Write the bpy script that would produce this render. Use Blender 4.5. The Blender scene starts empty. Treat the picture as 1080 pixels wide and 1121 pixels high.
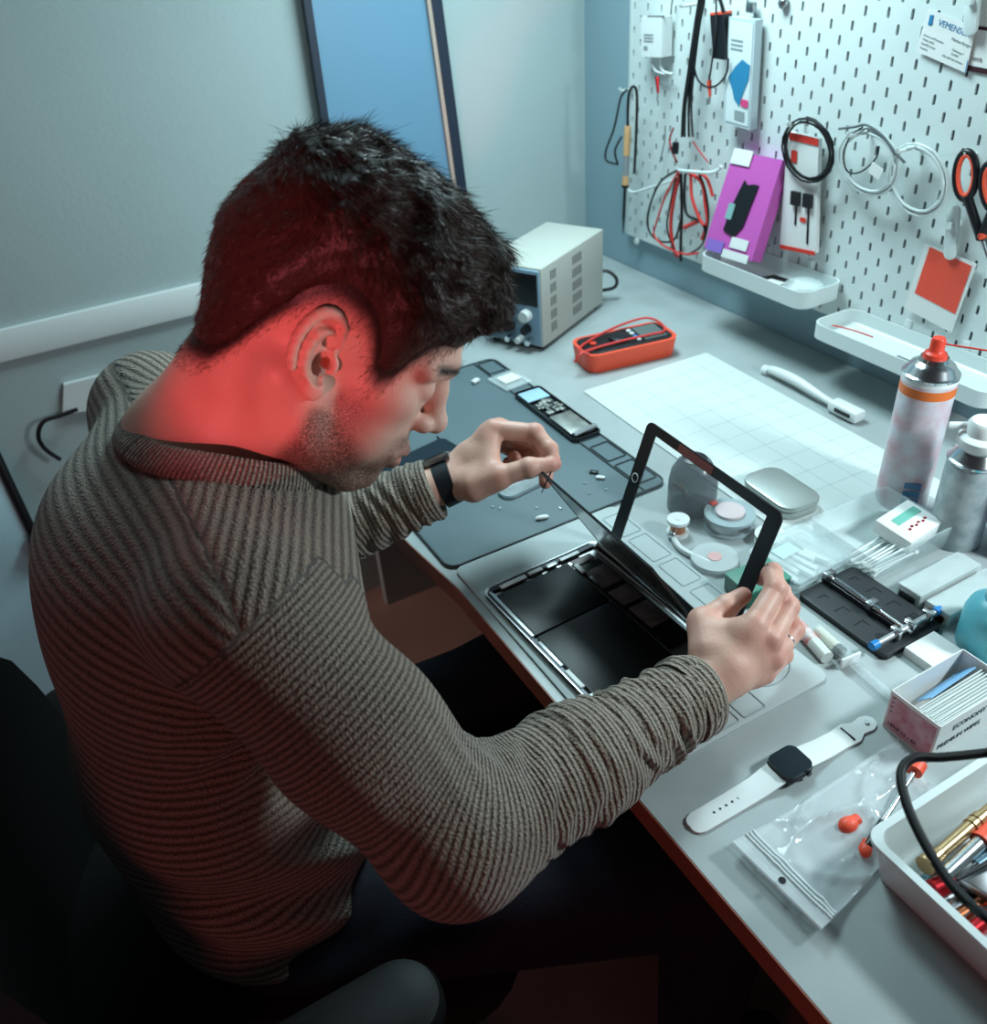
import bpy, bmesh, math, random
import numpy as np
from mathutils import Vector, Matrix, Euler
random.seed(7); rng = np.random.default_rng(7)
PI = math.pi
SC = bpy.context.scene
COL = SC.collection
DZ = 0.75                      # desk top height

# ------------------------------------------------------------------ camera
RM = np.array([[0.86930000, 0.33000000, -0.36900000]]*3)  # replaced below
def euler_zxz(a, b, c):
    Rz = np.array([[math.cos(a), -math.sin(a), 0], [math.sin(a), math.cos(a), 0], [0, 0, 1]])
    Rx = np.array([[1, 0, 0], [0, math.cos(b), -math.sin(b)], [0, math.sin(b), math.cos(b)]])
    Rr = np.array([[math.cos(c), -math.sin(c), 0], [math.sin(c), math.cos(c), 0], [0, 0, 1]])
    return Rz @ Rx @ Rr
RM = euler_zxz(-4.68496477e-01, 9.58361480e-01, -8.00178216e-02)
CAM = np.array([-1.15985186, -0.952850590, 0.170532854 + 1.281])
FPX = 959.442636
cam = bpy.data.cameras.new('camera'); camo = bpy.data.objects.new('camera', cam); COL.objects.link(camo)
M4 = Matrix.Identity(4)
for i in range(3):
    for j in range(3): M4[i][j] = RM[i, j]
    M4[i][3] = CAM[i]
camo.matrix_world = M4
cam.sensor_fit = 'HORIZONTAL'; cam.sensor_width = 36.0; cam.lens = FPX / 1080 * 36.0
cam.clip_start = 0.02
cam.dof.use_dof = True; cam.dof.focus_distance = 0.92; cam.dof.aperture_fstop = 6.3
SC.camera = camo
def ray(x, y):
    d = RM @ np.array([(x - 540) / FPX, -(y - 560.5) / FPX, -1.0]); return d
def on(x, y, ax, val):
    d = ray(x, y); t = (val - CAM[ax]) / d[ax]; return Vector(CAM + t * d)
def D(x, y, z=DZ): return on(x, y, 2, z)
def at(x, y, dist):
    d = ray(x, y); return np.array(CAM + d / np.linalg.norm(d) * dist)

# ------------------------------------------------------------------ materials
def lin(c):
    if isinstance(c, str):
        c = c.lstrip('#'); c = [int(c[i:i + 2], 16) / 255 for i in (0, 2, 4)]
        c = [(v / 12.92 if v <= .04045 else ((v + .055) / 1.055) ** 2.4) for v in c]
    return (c[0], c[1], c[2], 1.0)
def mat(name, color, rough=.5, metal=0., trans=0., ior=1.45, emis=None, estr=0., noise=0., nscale=8., bump=0., bscale=60., coat=0., alpha=1., sss=0., sheen=0., spec=None, color2=None):
    m = bpy.data.materials.new(name); m.use_nodes = True
    nt = m.node_tree; b = nt.nodes['Principled BSDF']
    b.inputs['Base Color'].default_value = lin(color); b.inputs['Roughness'].default_value = rough
    b.inputs['Metallic'].default_value = metal; b.inputs['Transmission Weight'].default_value = trans
    b.inputs['IOR'].default_value = ior; b.inputs['Coat Weight'].default_value = coat
    b.inputs['Alpha'].default_value = alpha
    if spec is not None: b.inputs['Specular IOR Level'].default_value = spec
    if sss: b.inputs['Subsurface Weight'].default_value = sss; b.inputs['Subsurface Radius'].default_value = (1, .35, .2); b.inputs['Subsurface Scale'].default_value = .004
    if sheen: b.inputs['Sheen Weight'].default_value = sheen
    if emis: b.inputs['Emission Color'].default_value = lin(emis); b.inputs['Emission Strength'].default_value = estr
    tc = nt.nodes.new('ShaderNodeTexCoord')
    if noise or color2:
        n = nt.nodes.new('ShaderNodeTexNoise'); n.inputs['Scale'].default_value = nscale; n.inputs['Detail'].default_value = 5
        nt.links.new(tc.outputs['Object'], n.inputs['Vector'])
        mx = nt.nodes.new('ShaderNodeMix'); mx.data_type = 'RGBA'
        c1 = lin(color); k = noise
        c2 = lin(color2) if color2 else tuple(v * (1 - k) for v in c1[:3]) + (1,)
        mx.inputs[6].default_value = c1; mx.inputs[7].default_value = c2
        rp = nt.nodes.new('ShaderNodeMapRange'); rp.inputs[1].default_value = .35; rp.inputs[2].default_value = .65
        nt.links.new(n.outputs['Fac'], rp.inputs[0]); nt.links.new(rp.outputs[0], mx.inputs[0])
        nt.links.new(mx.outputs[2], b.inputs['Base Color'])
    if bump:
        n2 = nt.nodes.new('ShaderNodeTexNoise'); n2.inputs['Scale'].default_value = bscale; n2.inputs['Detail'].default_value = 4
        nt.links.new(tc.outputs['Object'], n2.inputs['Vector'])
        bp = nt.nodes.new('ShaderNodeBump'); bp.inputs['Strength'].default_value = 1; bp.inputs['Distance'].default_value = bump
        nt.links.new(n2.outputs['Fac'], bp.inputs['Height']); nt.links.new(bp.outputs[0], b.inputs['Normal'])
    return m
MT = dict(
    wall=mat('wall_paint', '#b2c0c0', .75, noise=.05, nscale=3, bump=.0004, bscale=120),
    wall_r=mat('wall_paint_blue', '#8fa9b4', .7, noise=.05, nscale=3),
    white=mat('white_plastic', '#dfe3e2', .4), whitemetal=mat('white_enamel', '#d3dcdb', .35),
    matwhite=mat('white_paper', '#cfd6d4', .8), card=mat('white_card', '#e0e0de', .6),
    desk=mat('desk_laminate', '#a9b1b1', .42, noise=.12, nscale=14, bump=.0001, bscale=200),
    edge=mat('desk_edge_band', '#a0604c', .5, noise=.2, nscale=20),  # red light on the desk front is put into the band colour
    floor=mat('floor_vinyl', '#8a6c62', .5, noise=.2, nscale=6),
    black=mat('black_plastic', '#15161a', .35), blacksoft=mat('black_rubber', '#0a0a0c', .55, spec=.3),
    blackfab=mat('black_fabric', '#0d0b0c', .9, bump=.0006, bscale=500),
    chrome=mat('chrome', '#d6d8da', .18, metal=1), steel=mat('brushed_steel', '#b0b3b5', .32, metal=1, noise=.25, nscale=30),
    darkmetal=mat('dark_metal', '#3a3c40', .35, metal=.9),
    alu=mat('aluminium', '#b4b8ba', .42, metal=.9),
    brass=mat('brass', '#c6a67c', .33, metal=1), copper=mat('copper', '#b56c46', .3, metal=1),
    redmetal=mat('red_anodised', '#b3202a', .3, metal=.7),
    red=mat('red_plastic', '#e0442f', .4), orange=mat('orange_rubber', '#f0563a', .5),
    redrub=mat('red_lead', '#d83a36', .45), blue=mat('blue_plastic', '#1d7cc0', .4),
    clear=mat('clear_plastic', '#dcebec', .10, alpha=.26),
    film=mat('clear_film', '#e6f0f0', .12, alpha=.35, bump=.002, bscale=60),
    glass=mat('clear_glass', '#cfdcdc', .03, alpha=.10),
    tealliq=mat('teal_bottle', '#62bccb', .35, alpha=.85),
    purple=mat('purple_card', '#c257ae', .55), green=mat('green_plastic', '#1f5a48', .45),
    psu=mat('beige_grey_case', '#b9bab2', .55), psufront=mat('blue_grey_panel', '#7f9cb0', .5),
    matgrey=mat('grey_silicone', '#5f7076', .6, noise=.06, nscale=10), matlight=mat('light_grey_silicone', '#b4bdbd', .5, noise=.05, nscale=12),
    skin=None,
)

# ------------------------------------------------------------------ mesh helper
def rrect(w, h, r, n=4, cx=0, cy=0):
    r = min(r, w / 2 - 1e-5, h / 2 - 1e-5); pts = []
    for k, (sx, sy) in enumerate(((1, 1), (-1, 1), (-1, -1), (1, -1))):
        for i in range(n + 1):
            a = PI / 2 * (k + i / n)
            pts.append((cx + sx * (w / 2 - r) + r * math.cos(a), cy + sy * (h / 2 - r) + r * math.sin(a)))
    return pts
def catmull(pts, n=6, closed=False):
    P = [Vector(p) for p in pts]; out = []; N = len(P)
    rngk = range(N) if closed else range(N - 1)
    for i in rngk:
        if closed: a, b, c, d = P[(i - 1) % N], P[i], P[(i + 1) % N], P[(i + 2) % N]
        else: a, b, c, d = P[max(i - 1, 0)], P[i], P[i + 1], P[min(i + 2, N - 1)]
        for k in range(n):
            t = k / n
            out.append(.5 * ((2 * b) + (c - a) * t + (2 * a - 5 * b + 4 * c - d) * t * t + (3 * b - a - 3 * c + d) * t ** 3))
    if not closed: out.append(P[-1])
    return out
class MB:
    def __init__(s): s.bm = bmesh.new(); s.M = Matrix.Identity(4)
    def _v(s, p): return s.bm.verts.new(s.M @ Vector(p))
    def box(s, c, size, rz=0, bev=0, seg=2, rot=None):
        m = s.M @ Matrix.Translation(Vector(c)) @ (rot.to_4x4() if rot is not None else Matrix.Rotation(rz, 4, 'Z')) @ Matrix.Diagonal((size[0], size[1], size[2], 1))
        r = bmesh.ops.create_cube(s.bm, size=1, matrix=m)
        if bev:
            vs = set(r['verts']); es = [e for e in s.bm.edges if e.verts[0] in vs and e.verts[1] in vs]
            bmesh.ops.bevel(s.bm, geom=es, offset=bev, segments=seg, profile=.5, affect='EDGES')
        return s
    def ring(s, pts): return [s._v(p) for p in pts]
    def skin(s, rings, cap0=True, cap1=True, closed=False):
        n = len(rings[0]); R = len(rings)
        for k in range(R if closed else R - 1):
            a, b = rings[k], rings[(k + 1) % R]
            for i in range(n):
                j = (i + 1) % n
                try: s.bm.faces.new((a[i], a[j], b[j], b[i]))
                except ValueError: pass
        if not closed:
            if cap0: s.bm.faces.new(list(reversed(rings[0])))
            if cap1: s.bm.faces.new(rings[-1])
        return s
    def prism(s, poly, z0, z1, bev=0, poly1=None):
        if bev and abs(z1 - z0) > 2 * bev:
            def ins(P, d):
                c = Vector((sum(p[0] for p in P) / len(P), sum(p[1] for p in P) / len(P)))
                w = max(abs(p[0] - c.x) for p in P); h = max(abs(p[1] - c.y) for p in P)
                return [(c.x + (p[0] - c.x) * (1 - d / w), c.y + (p[1] - c.y) * (1 - d / h)) for p in P]
            lv = [(z0, bev), (z0 + bev * .3, bev * .3), (z0 + bev, 0), (z1 - bev, 0), (z1 - bev * .3, bev * .3), (z1, bev)]
            rs = [s.ring([(x, y, z) for x, y in ins(poly, d)]) for z, d in lv]
            return s.skin(rs)
        a = s.ring([(x, y, z0) for x, y in poly]); b = s.ring([(x, y, z1) for x, y in (poly1 or poly)])
        return s.skin([a, b])
    def frame(s, outer, inner, z0, z1):
        o0 = s.ring([(x, y, z0) for x, y in outer]); o1 = s.ring([(x, y, z1) for x, y in outer])
        i0 = s.ring([(x, y, z0) for x, y in inner]); i1 = s.ring([(x, y, z1) for x, y in inner])
        return s.skin([o0, o1, i1, i0], closed=True)
    def shell(s, outer, z0, z1, wall, floor, lip=0, taper=0):
        """open tray"""
        def sc(P, d):
            c = Vector((sum(p[0] for p in P) / len(P), sum(p[1] for p in P) / len(P)))
            w = max(abs(p[0] - c.x) for p in P); h = max(abs(p[1] - c.y) for p in P)
            return [(c.x + (p[0] - c.x) * (1 - d / w), c.y + (p[1] - c.y) * (1 - d / h)) for p in P]
        L = [(z0, taper + .002), (z0 + .002, taper)]
        if lip: L += [(z1 - .004, lip * 0.0), (z1 - .004, -lip), (z1, -lip)]
        else: L += [(z1, 0)]
        L += [(z1, wall), (z0 + floor + .003, wall + taper), (z0 + floor, wall + taper + .003)]
        return s.skin([s.ring([(x, y, z) for x, y in sc(outer, d)]) for z, d in L])
    def cyl(s, p0, p1, r0, r1=None, seg=20, caps=True):
        r1 = r0 if r1 is None else r1
        p0, p1 = Vector(p0), Vector(p1); d = (p1 - p0).normalized(); u = d.orthogonal().normalized(); v = d.cross(u)
        R = [s.ring([p + (u * math.cos(2 * PI * i / seg) + v * math.sin(2 * PI * i / seg)) * r for i in range(seg)]) for p, r in ((p0, r0), (p1, r1))]
        return s.skin(R, caps, caps)
    def lathe(s, prof, c=(0, 0, 0), axis=(0, 0, 1), seg=32, x=None):
        c = Vector(c); d = Vector(axis).normalized(); u = (Vector(x) if x else d.orthogonal()).normalized(); v = d.cross(u)
        R = [s.ring([c + d * z + (u * math.cos(2 * PI * i / seg) + v * math.sin(2 * PI * i / seg)) * max(r, 1e-5) for i in range(seg)]) for r, z in prof]
        return s.skin(R)
    def tube(s, pts, r, seg=8, closed=False, smooth=0):
        if smooth: 
            if callable(r): pass
            pts = catmull(pts, smooth, closed)
        P = [Vector(p) for p in pts]; N = len(P)
        T = []
        for i in range(N):
            a = P[(i - 1) % N] if closed or i > 0 else P[i]; b = P[(i + 1) % N] if closed or i < N - 1 else P[i]
            t = (b - a); T.append(t.normalized() if t.length > 1e-9 else Vector((0, 0, 1)))
        u = T[0].orthogonal().normalized(); R = []
        for i in range(N):
            u = (u - T[i] * u.dot(T[i])).normalized(); v = T[i].cross(u)
            rr = r(i / (N - 1)) if callable(r) else r
            R.append(s.ring([P[i] + (u * math.cos(2 * PI * k / seg) + v * math.sin(2 * PI * k / seg)) * rr for k in range(seg)]))
        return s.skin(R, closed=closed)
    def sphere(s, c, r, seg=16, scale=(1, 1, 1), rot=None):
        m = s.M @ Matrix.Translation(Vector(c)) @ (rot.to_4x4() if rot is not None else Matrix.Identity(4)) @ Matrix.Diagonal((r * scale[0], r * scale[1], r * scale[2], 1))
        bmesh.ops.create_uvsphere(s.bm, u_segments=seg, v_segments=max(6, seg // 2), radius=1, matrix=m); return s
    def text(s, txt, size, m, th=.0002, align='LEFT'):
        cu = bpy.data.curves.new('t', 'FONT'); cu.body = txt; cu.size = size; cu.extrude = th; cu.align_x = align
        cu.resolution_u = 2
        o = bpy.data.objects.new('t', cu); COL.objects.link(o)
        dg = bpy.context.evaluated_depsgraph_get(); dg.update(); me = bpy.data.meshes.new_from_object(o.evaluated_get(dg))
        me.transform(s.M @ m); s.bm.from_mesh(me)
        bpy.data.objects.remove(o); bpy.data.curves.remove(cu); bpy.data.meshes.remove(me); return s
def empty(name, loc=(0, 0, 0), rz=0, rot=None):
    o = bpy.data.objects.new(name, None); COL.objects.link(o); o.location = Vector(loc)
    o.rotation_euler = rot.to_euler() if rot is not None else (0, 0, rz); o.empty_display_size = .02
    return o
def tag(o, label, cat, group=None, kind=None):
    if label: o['label'] = label
    if cat: o['category'] = cat
    if group: o['group'] = group
    if kind: o['kind'] = kind
    return o
def thing(name, label, cat, loc=(0, 0, 0), rz=0, group=None, rot=None):
    return tag(empty(name, loc, rz, rot), label, cat, group)
def obj(name, mb, m, parent=None, angle=40, label=None):
    bm = mb.bm; bmesh.ops.recalc_face_normals(bm, faces=bm.faces)
    me = bpy.data.meshes.new(name); bm.to_mesh(me); bm.free()
    for p in me.polygons: p.use_smooth = True
    me.set_sharp_from_angle(angle=math.radians(angle))
    me.materials.append(MT[m] if isinstance(m, str) else m)
    o = bpy.data.objects.new(name, me); COL.objects.link(o)
    if parent is not None: o.parent = parent
    if label: o['label'] = label
    return o
def solo(name, mb, m, label, cat, loc=(0, 0, 0), rz=0, group=None, rot=None, angle=40):
    o = obj(name, mb, m, None, angle); o.location = Vector(loc); o.rotation_euler = rot.to_euler() if rot is not None else (0, 0, rz)
    return tag(o, label, cat, group)
def dup(root, loc=None, rot=None, label=None):
    r = root.copy(); COL.objects.link(r)
    if loc is not None: r.location = Vector(loc)
    if rot is not None: r.rotation_euler = rot
    if label: r['label'] = label
    for ch in list(root.children):
        c = ch.copy(); COL.objects.link(c); c.parent = r
        for g in list(ch.children):
            d = g.copy(); COL.objects.link(d); d.parent = c
    return r
def struct(name, mb, m, parent=None, angle=30):
    o = obj(name, mb, m, parent, angle)
    if parent is None: o['kind'] = 'structure'
    return o

# ------------------------------------------------------------------ room
XW = .015; YW = .77
struct('floor', MB().box((-1.6, -.6, -.01), (3.6, 3.0, .02)), 'floor')
struct('wall_back', MB().box((-1.6, YW + .05, 1.3), (3.6, .1, 2.6)), 'wall')
struct('wall_right', MB().box((XW + .05, -.6, 1.3), (.1, 2.74, 2.6)), 'wall_r')
struct('trim_1', MB().box((-1.95, YW - .006, .851), (2.9, .012, .058), bev=.003), 'white')
# ------------------------------------------------------------------ implicit surfaces
class Field:
    def __init__(s, lo, hi, h):
        s.lo = np.array(lo, float); s.h = h
        n = np.ceil((np.array(hi) - s.lo) / h).astype(int) + 1
        s.ax = [(s.lo[i] + h * np.arange(n[i])).astype(np.float32) for i in range(3)]
        s.d = np.full(n, .05, np.float32)
    def sub(s, lo, hi):
        sl = []
        for i in range(3):
            a = int(np.clip(np.floor((lo[i] - s.lo[i]) / s.h), 0, s.d.shape[i])); b = int(np.clip(np.ceil((hi[i] - s.lo[i]) / s.h) + 1, 0, s.d.shape[i]))
            sl.append(slice(a, b))
        if any(q.start >= q.stop for q in sl): return None
        X = s.ax[0][sl[0]][:, None, None]; Y = s.ax[1][sl[1]][None, :, None]; Z = s.ax[2][sl[2]][None, None, :]
        return tuple(sl), X, Y, Z
    def comb(s, sl, d, k, op):
        a = s.d[sl]
        if op == 'add':
            if k > 0: h = np.clip(.5 + .5 * (a - d) / k, 0, 1); s.d[sl] = a * (1 - h) + d * h - k * h * (1 - h)
            else: s.d[sl] = np.minimum(a, d)
        else:
            d = -d
            if k > 0: h = np.clip(.5 - .5 * (a - d) / k, 0, 1); s.d[sl] = a * (1 - h) + d * h + k * h * (1 - h)
            else: s.d[sl] = np.maximum(a, d)
    def cone(s, a, b, ra, rb=None, k=.01, op='add', sc=None):
        rb = ra if rb is None else rb
        a = np.array(a, float); b = np.array(b, float); m = max(ra, rb) + k + .05
        q = s.sub(np.minimum(a, b) - m, np.maximum(a, b) + m)
        if q is None: return s
        sl, X, Y, Z = q; ba = b - a; L = max(ba @ ba, 1e-12)
        px, py, pz = X - a[0], Y - a[1], Z - a[2]
        h = np.clip((px * ba[0] + py * ba[1] + pz * ba[2]) / L, 0, 1)
        d = np.sqrt((px - h * ba[0]) ** 2 + (py - h * ba[1]) ** 2 + (pz - h * ba[2]) ** 2) - (ra + (rb - ra) * h)
        s.comb(sl, d.astype(np.float32), k, op); return s
    def chain(s, pts, rs, k=.01, op='add'):
        for i in range(len(pts) - 1): s.cone(pts[i], pts[i + 1], rs[i], rs[i + 1], k, op)
        return s
    def ell(s, c, r, R=None, k=.01, op='add'):
        c = np.array(c, float); r = np.array(r, float); m = max(r) + k + .05
        q = s.sub(c - m, c + m)
        if q is None: return s
        sl, X, Y, Z = q; px, py, pz = X - c[0], Y - c[1], Z - c[2]
        if R is not None: px, py, pz = [px * R[0][i] + py * R[1][i] + pz * R[2][i] for i in range(3)]
        k0 = np.sqrt((px / r[0]) ** 2 + (py / r[1]) ** 2 + (pz / r[2]) ** 2); k1 = np.sqrt((px / r[0] ** 2) ** 2 + (py / r[1] ** 2) ** 2 + (pz / r[2] ** 2) ** 2)
        d = k0 * (k0 - 1) / np.maximum(k1, 1e-6)
        s.comb(sl, d.astype(np.float32), k, op); return s
    def mesh(s):
        d = s.d; n = d.shape; ins = d < 0
        c = [ins[i:n[0] - 1 + i, j:n[1] - 1 + j, k:n[2] - 1 + k] for i in (0, 1) for j in (0, 1) for k in (0, 1)]
        cnt = sum(q.astype(np.int8) for q in c); act = (cnt > 0) & (cnt < 8)
        I, J, K = np.nonzero(act); acc = np.zeros((len(I), 3)); w = np.zeros(len(I))
        V = {(a, b, e): d[I + a, J + b, K + e].astype(float) for a in (0, 1) for b in (0, 1) for e in (0, 1)}
        for p in V:
            for axis in range(3):
                if p[axis] == 0:
                    q = list(p); q[axis] = 1; q = tuple(q); v0, v1 = V[p], V[q]
                    cr = (v0 < 0) != (v1 < 0); t = np.where(cr, v0 / np.where(cr, v0 - v1, 1), 0)
                    for ax in range(3):
                        acc[:, ax] += np.where(cr, (t if ax == axis else p[ax]), 0)
                    w += cr
        acc /= w[:, None]
        vid = -np.ones([m - 1 for m in n], np.int64); vid[I, J, K] = np.arange(len(I))
        verts = s.lo + s.h * (np.stack([I, J, K], 1) + acc)
        F = []
        for axis in range(3):
            u, v = (axis + 1) % 3, (axis + 2) % 3
            sl0 = [slice(None)] * 3; sl1 = [slice(None)] * 3; sl0[axis] = slice(0, -1); sl1[axis] = slice(1, None)
            a = ins[tuple(sl0)]; b = ins[tuple(sl1)]; E = np.stack(np.nonzero(a != b), 1)
            E = E[(E[:, u] > 0) & (E[:, v] > 0) & (E[:, u] < n[u] - 1) & (E[:, v] < n[v] - 1)]
            if not len(E): continue
            fl = a[tuple(E.T)]
            def at_(du, dv):
                e = E.copy(); e[:, u] -= du; e[:, v] -= dv; return vid[tuple(e.T)]
            q = np.stack([at_(1, 1), at_(0, 1), at_(0, 0), at_(1, 0)], 1)
            q[~fl] = q[~fl][:, ::-1]; F.append(q)
        F = np.concatenate(F); F = F[(F >= 0).all(1)]
        return verts, F
def npmesh(name, V, F, m, parent=None, attrs=None, label=None):
    me = bpy.data.meshes.new(name); me.vertices.add(len(V)); me.vertices.foreach_set('co', np.ascontiguousarray(V, np.float32).ravel())
    k = F.shape[1]
    me.loops.add(len(F) * k); me.loops.foreach_set('vertex_index', np.ascontiguousarray(F, np.int32).ravel())
    me.polygons.add(len(F)); me.polygons.foreach_set('loop_start', np.arange(0, len(F) * k, k, dtype=np.int32))
    me.update(calc_edges=True); me.validate()
    me.polygons.foreach_set('use_smooth', np.ones(len(me.polygons), bool))
    for n_, a in (attrs or {}).items():
        at_ = me.attributes.new(n_, 'FLOAT', 'POINT'); at_.data.foreach_set('value', np.ascontiguousarray(a, np.float32))
    me.materials.append(m)
    o = bpy.data.objects.new(name, me); COL.objects.link(o)
    if parent is not None: o.parent = parent
    if label: o['label'] = label
    return o
def smooth(V, F, it=1, lam=.5):
    n = len(V)
    for _ in range(it):
        S = np.zeros_like(V); c = np.zeros(n)
        for i in range(F.shape[1]):
            j = (i + 1) % F.shape[1]
            for a, b in ((F[:, i], F[:, j]), (F[:, j], F[:, i])):
                for ax in range(3): S[:, ax] += np.bincount(a, V[b, ax], n)
                c += np.bincount(a, minlength=n)
        V = V + lam * (S / np.maximum(c, 1)[:, None] - V)
    return V
def vnormals(V, F):
    n = np.cross(V[F[:, 2]] - V[F[:, 0]], V[F[:, 3]] - V[F[:, 1]]); N = np.zeros_like(V)
    for i in range(4):
        for ax in range(3): N[:, ax] += np.bincount(F[:, i], n[:, ax], len(V))
    return N / np.maximum(np.linalg.norm(N, axis=1), 1e-12)[:, None]
def sstep(a, b, x): t = np.clip((x - a) / (b - a), 0, 1); return t * t * (3 - 2 * t)

# ------------------------------------------------------------------ the man
person = thing('person', 'man in olive brown ribbed knit sweater sitting at the desk, bent over an opened tablet', 'person', (-1.15, -.25, 0))
PO = np.array([-1.15, -.25, 0])
# head pose
def rodr(r):
    a = np.linalg.norm(r); k = np.array(r) / a; K = np.array([[0, -k[2], k[1]], [k[2], 0, -k[0]], [-k[1], k[0], 0]])
    return np.eye(3) + math.sin(a) * K + (1 - math.cos(a)) * K @ K
HM = rodr([0.02, 0.707, -0.406]); HT = np.array([-0.953, -0.251, 1.145]); HS = 1.035
HT = CAM + (HT - CAM) * .985 + np.array([0, 0, .005])
def h2w(P): return (np.asarray(P) * HS) @ HM.T + HT
def w2h(P): return ((np.asarray(P) - HT) @ HM) / HS
NB = w2h([-1.075, -.205, 1.05]); NB2 = w2h([-1.09, -.205, .98])

def head_field(h=.0017):
    f = Field((-.17, -.13, -.24), (.15, .13, .16), h)
    f.ell((-.010, 0, .043), (.095, .077, .086), k=0)
    f.ell((.040, 0, .052), (.060, .064, .062), k=.02)
    f.ell((.048, 0, -.015), (.052, .057, .072), k=.02)
    f.ell((.040, 0, -.058), (.050, .050, .045), k=.02)
    for s in (-1, 1):
        f.chain([(.005, s * .057, -.035), (.018, s * .054, -.064), (.076, s * .016, -.099)], [.016, .014, .013], k=.018)
        f.ell((.062, s * .043, -.006), (.024, .018, .018), k=.016)
        f.ell((.060, s * .042, -.045), (.022, .016, .028), k=.018)
    f.ell((.085, 0, -.092), (.020, .019, .017), k=.014)
    f.ell((.084, 0, -.055), (.024, .030, .030), k=.016)
    f.chain([(.095, 0, .034), (.092, .022, .036), (.078, .048, .030)], [.009, .010, .008], k=.012)
    f.chain([(.095, 0, .034), (.092, -.022, .036), (.078, -.048, .030)], [.009, .010, .008], k=.012)
    for s in (-1, 1):
        f.ell((.101, s * .031, .009), (.012, .018, .011), k=.010, op='sub')
    f.chain([(.096, 0, .026), (.104, 0, .008), (.117, 0, -.015)], [.0085, .0085, .0095], k=.010)
    f.ell((.1195, 0, -.0185), (.0105, .0100, .0095), k=.008)
    for s in (-1, 1): f.ell((.107, s * .0120, -.0225), (.0105, .0070, .0080), k=.006)
    for s in (-1, 1): f.ell((.110, s * .0065, -.0305), (.006, .003, .003), k=.003, op='sub')
    for s in (-1, 1):
        f.ell((.0795, s * .031, .011), (.0125, .0125, .0125), k=.003)         # eyeball
        f.ell((.0815, s * .031, .0110), (.0140, .0165, .0130), k=.004)        # upper lid lowered
        f.ell((.080, s * .031, -.0005), (.0125, .0150, .0065), k=.004)          # lower lid
    f.chain([(.099, -.024, -.056), (.1075, -.008, -.0525), (.1065, 0, -.054), (.1075, .008, -.0525), (.099, .024, -.056)], [.003, .0055, .005, .0055, .003], k=.005)
    f.chain([(.098, -.020, -.061), (.105, -.006, -.066), (.105, .006, -.066), (.098, .020, -.061)], [.0035, .0065, .0065, .0035], k=.005)
    f.chain([(.106, -.022, -.0585), (.1135, 0, -.0595), (.106, .022, -.0585)], [.0012, .0012, .0012], k=.002, op='sub')
    for s in (-1, 1): f.cone((.006, s * .050, -.004), (.004, s * .090, -.004), .0062, .0075, k=.002, op='sub')
    # neck
    f.cone((-.024, 0, -.030), NB, .054, .054, k=.03)
    f.cone((-.034, 0, -.01), NB + np.array([-.01, 0, .0]), .044, .052, k=.03)
    f.cone((.020, 0, -.075), NB + (NB2 - NB) * .2, .042, .055, k=.035)
    for s in (-1, 1): f.chain([(-.02, s * .062, -.03), tuple(NB * .8 + np.array([.035, s * .035, 0]))], [.014, .014], k=.022)
    f.cone(NB, NB2, .055, .068, k=.03)
    for sy in (-1, 1):
        t = w2h([-1.10, -.205 + sy * .13, 1.005]); f.cone(NB, t, .040, .034, k=.04)
    return f
def ear_field(s):
    f = Field((-.045, -.04, -.045), (.040, .03, .050), .0009)
    # local: x fwd, y = out (positive away from head), z up
    f.ell((-.004, .000, .004), (.018, .0045, .031), k=0)
    ring = []
    for i in range(15):
        a = math.radians(-2 + i * 15.4)
        ring.append((-.004 + .0195 * math.cos(a) * (1 if i > 4 else .95), .004 - (.007, .004, .002)[i] if i < 3 else .004, .006 + .0300 * math.sin(a)))
    f.chain(ring, [.0018, .0024, .0030] + [.0040] * 9 + [.0036] * 3, k=.003)
    anti = [(-.001 + .012 * math.cos(math.radians(a)), .0045, .002 + .0205 * math.sin(math.radians(a))) for a in (80, 105, 130, 155, 180, 205, 230, 255)]
    f.chain(anti, [.002, .003, .0036, .0036, .0036, .0034, .003, .0028], k=.003)
    f.ell((.003, .004, -.026), (.009, .0045, .009), k=.006)
    f.ell((.0150, -.0005, -.006), (.0035, .0040, .0065), k=.005)
    f.ell((.0035, .007, -.006), (.0098, .0120, .0150), k=.002, op='sub')
    f.ell((.004, .001, .012), (.007, .005, .006), k=.003, op='sub')
    f.ell((-.002, .0055, .027), (.010, .0035, .0035), k=.002, op='sub')
    f.cone((.007, .002, -.006), (.010, -.016, -.006), .0055, .0045, k=.001, op='sub')
    V, F = f.mesh(); V = smooth(V, F, 1, .4)
    c, sn = math.cos(math.radians(24)), math.sin(math.radians(24))
    x = V[:, 0] * c; y = V[:, 1] + 0; xx = V[:, 0]; out = -xx * sn + V[:, 1] * c; fx = xx * c + V[:, 1] * sn
    z = V[:, 2] * 1.0; t = math.radians(-12)  # lean back
    X = fx * math.cos(t) + z * math.sin(t); Z = -fx * math.sin(t) + z * math.cos(t)
    W = np.stack([X - .004, s * (out + .0755), Z + .002], 1)
    if s < 0: F = F[:, ::-1]
    return W, F

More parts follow.
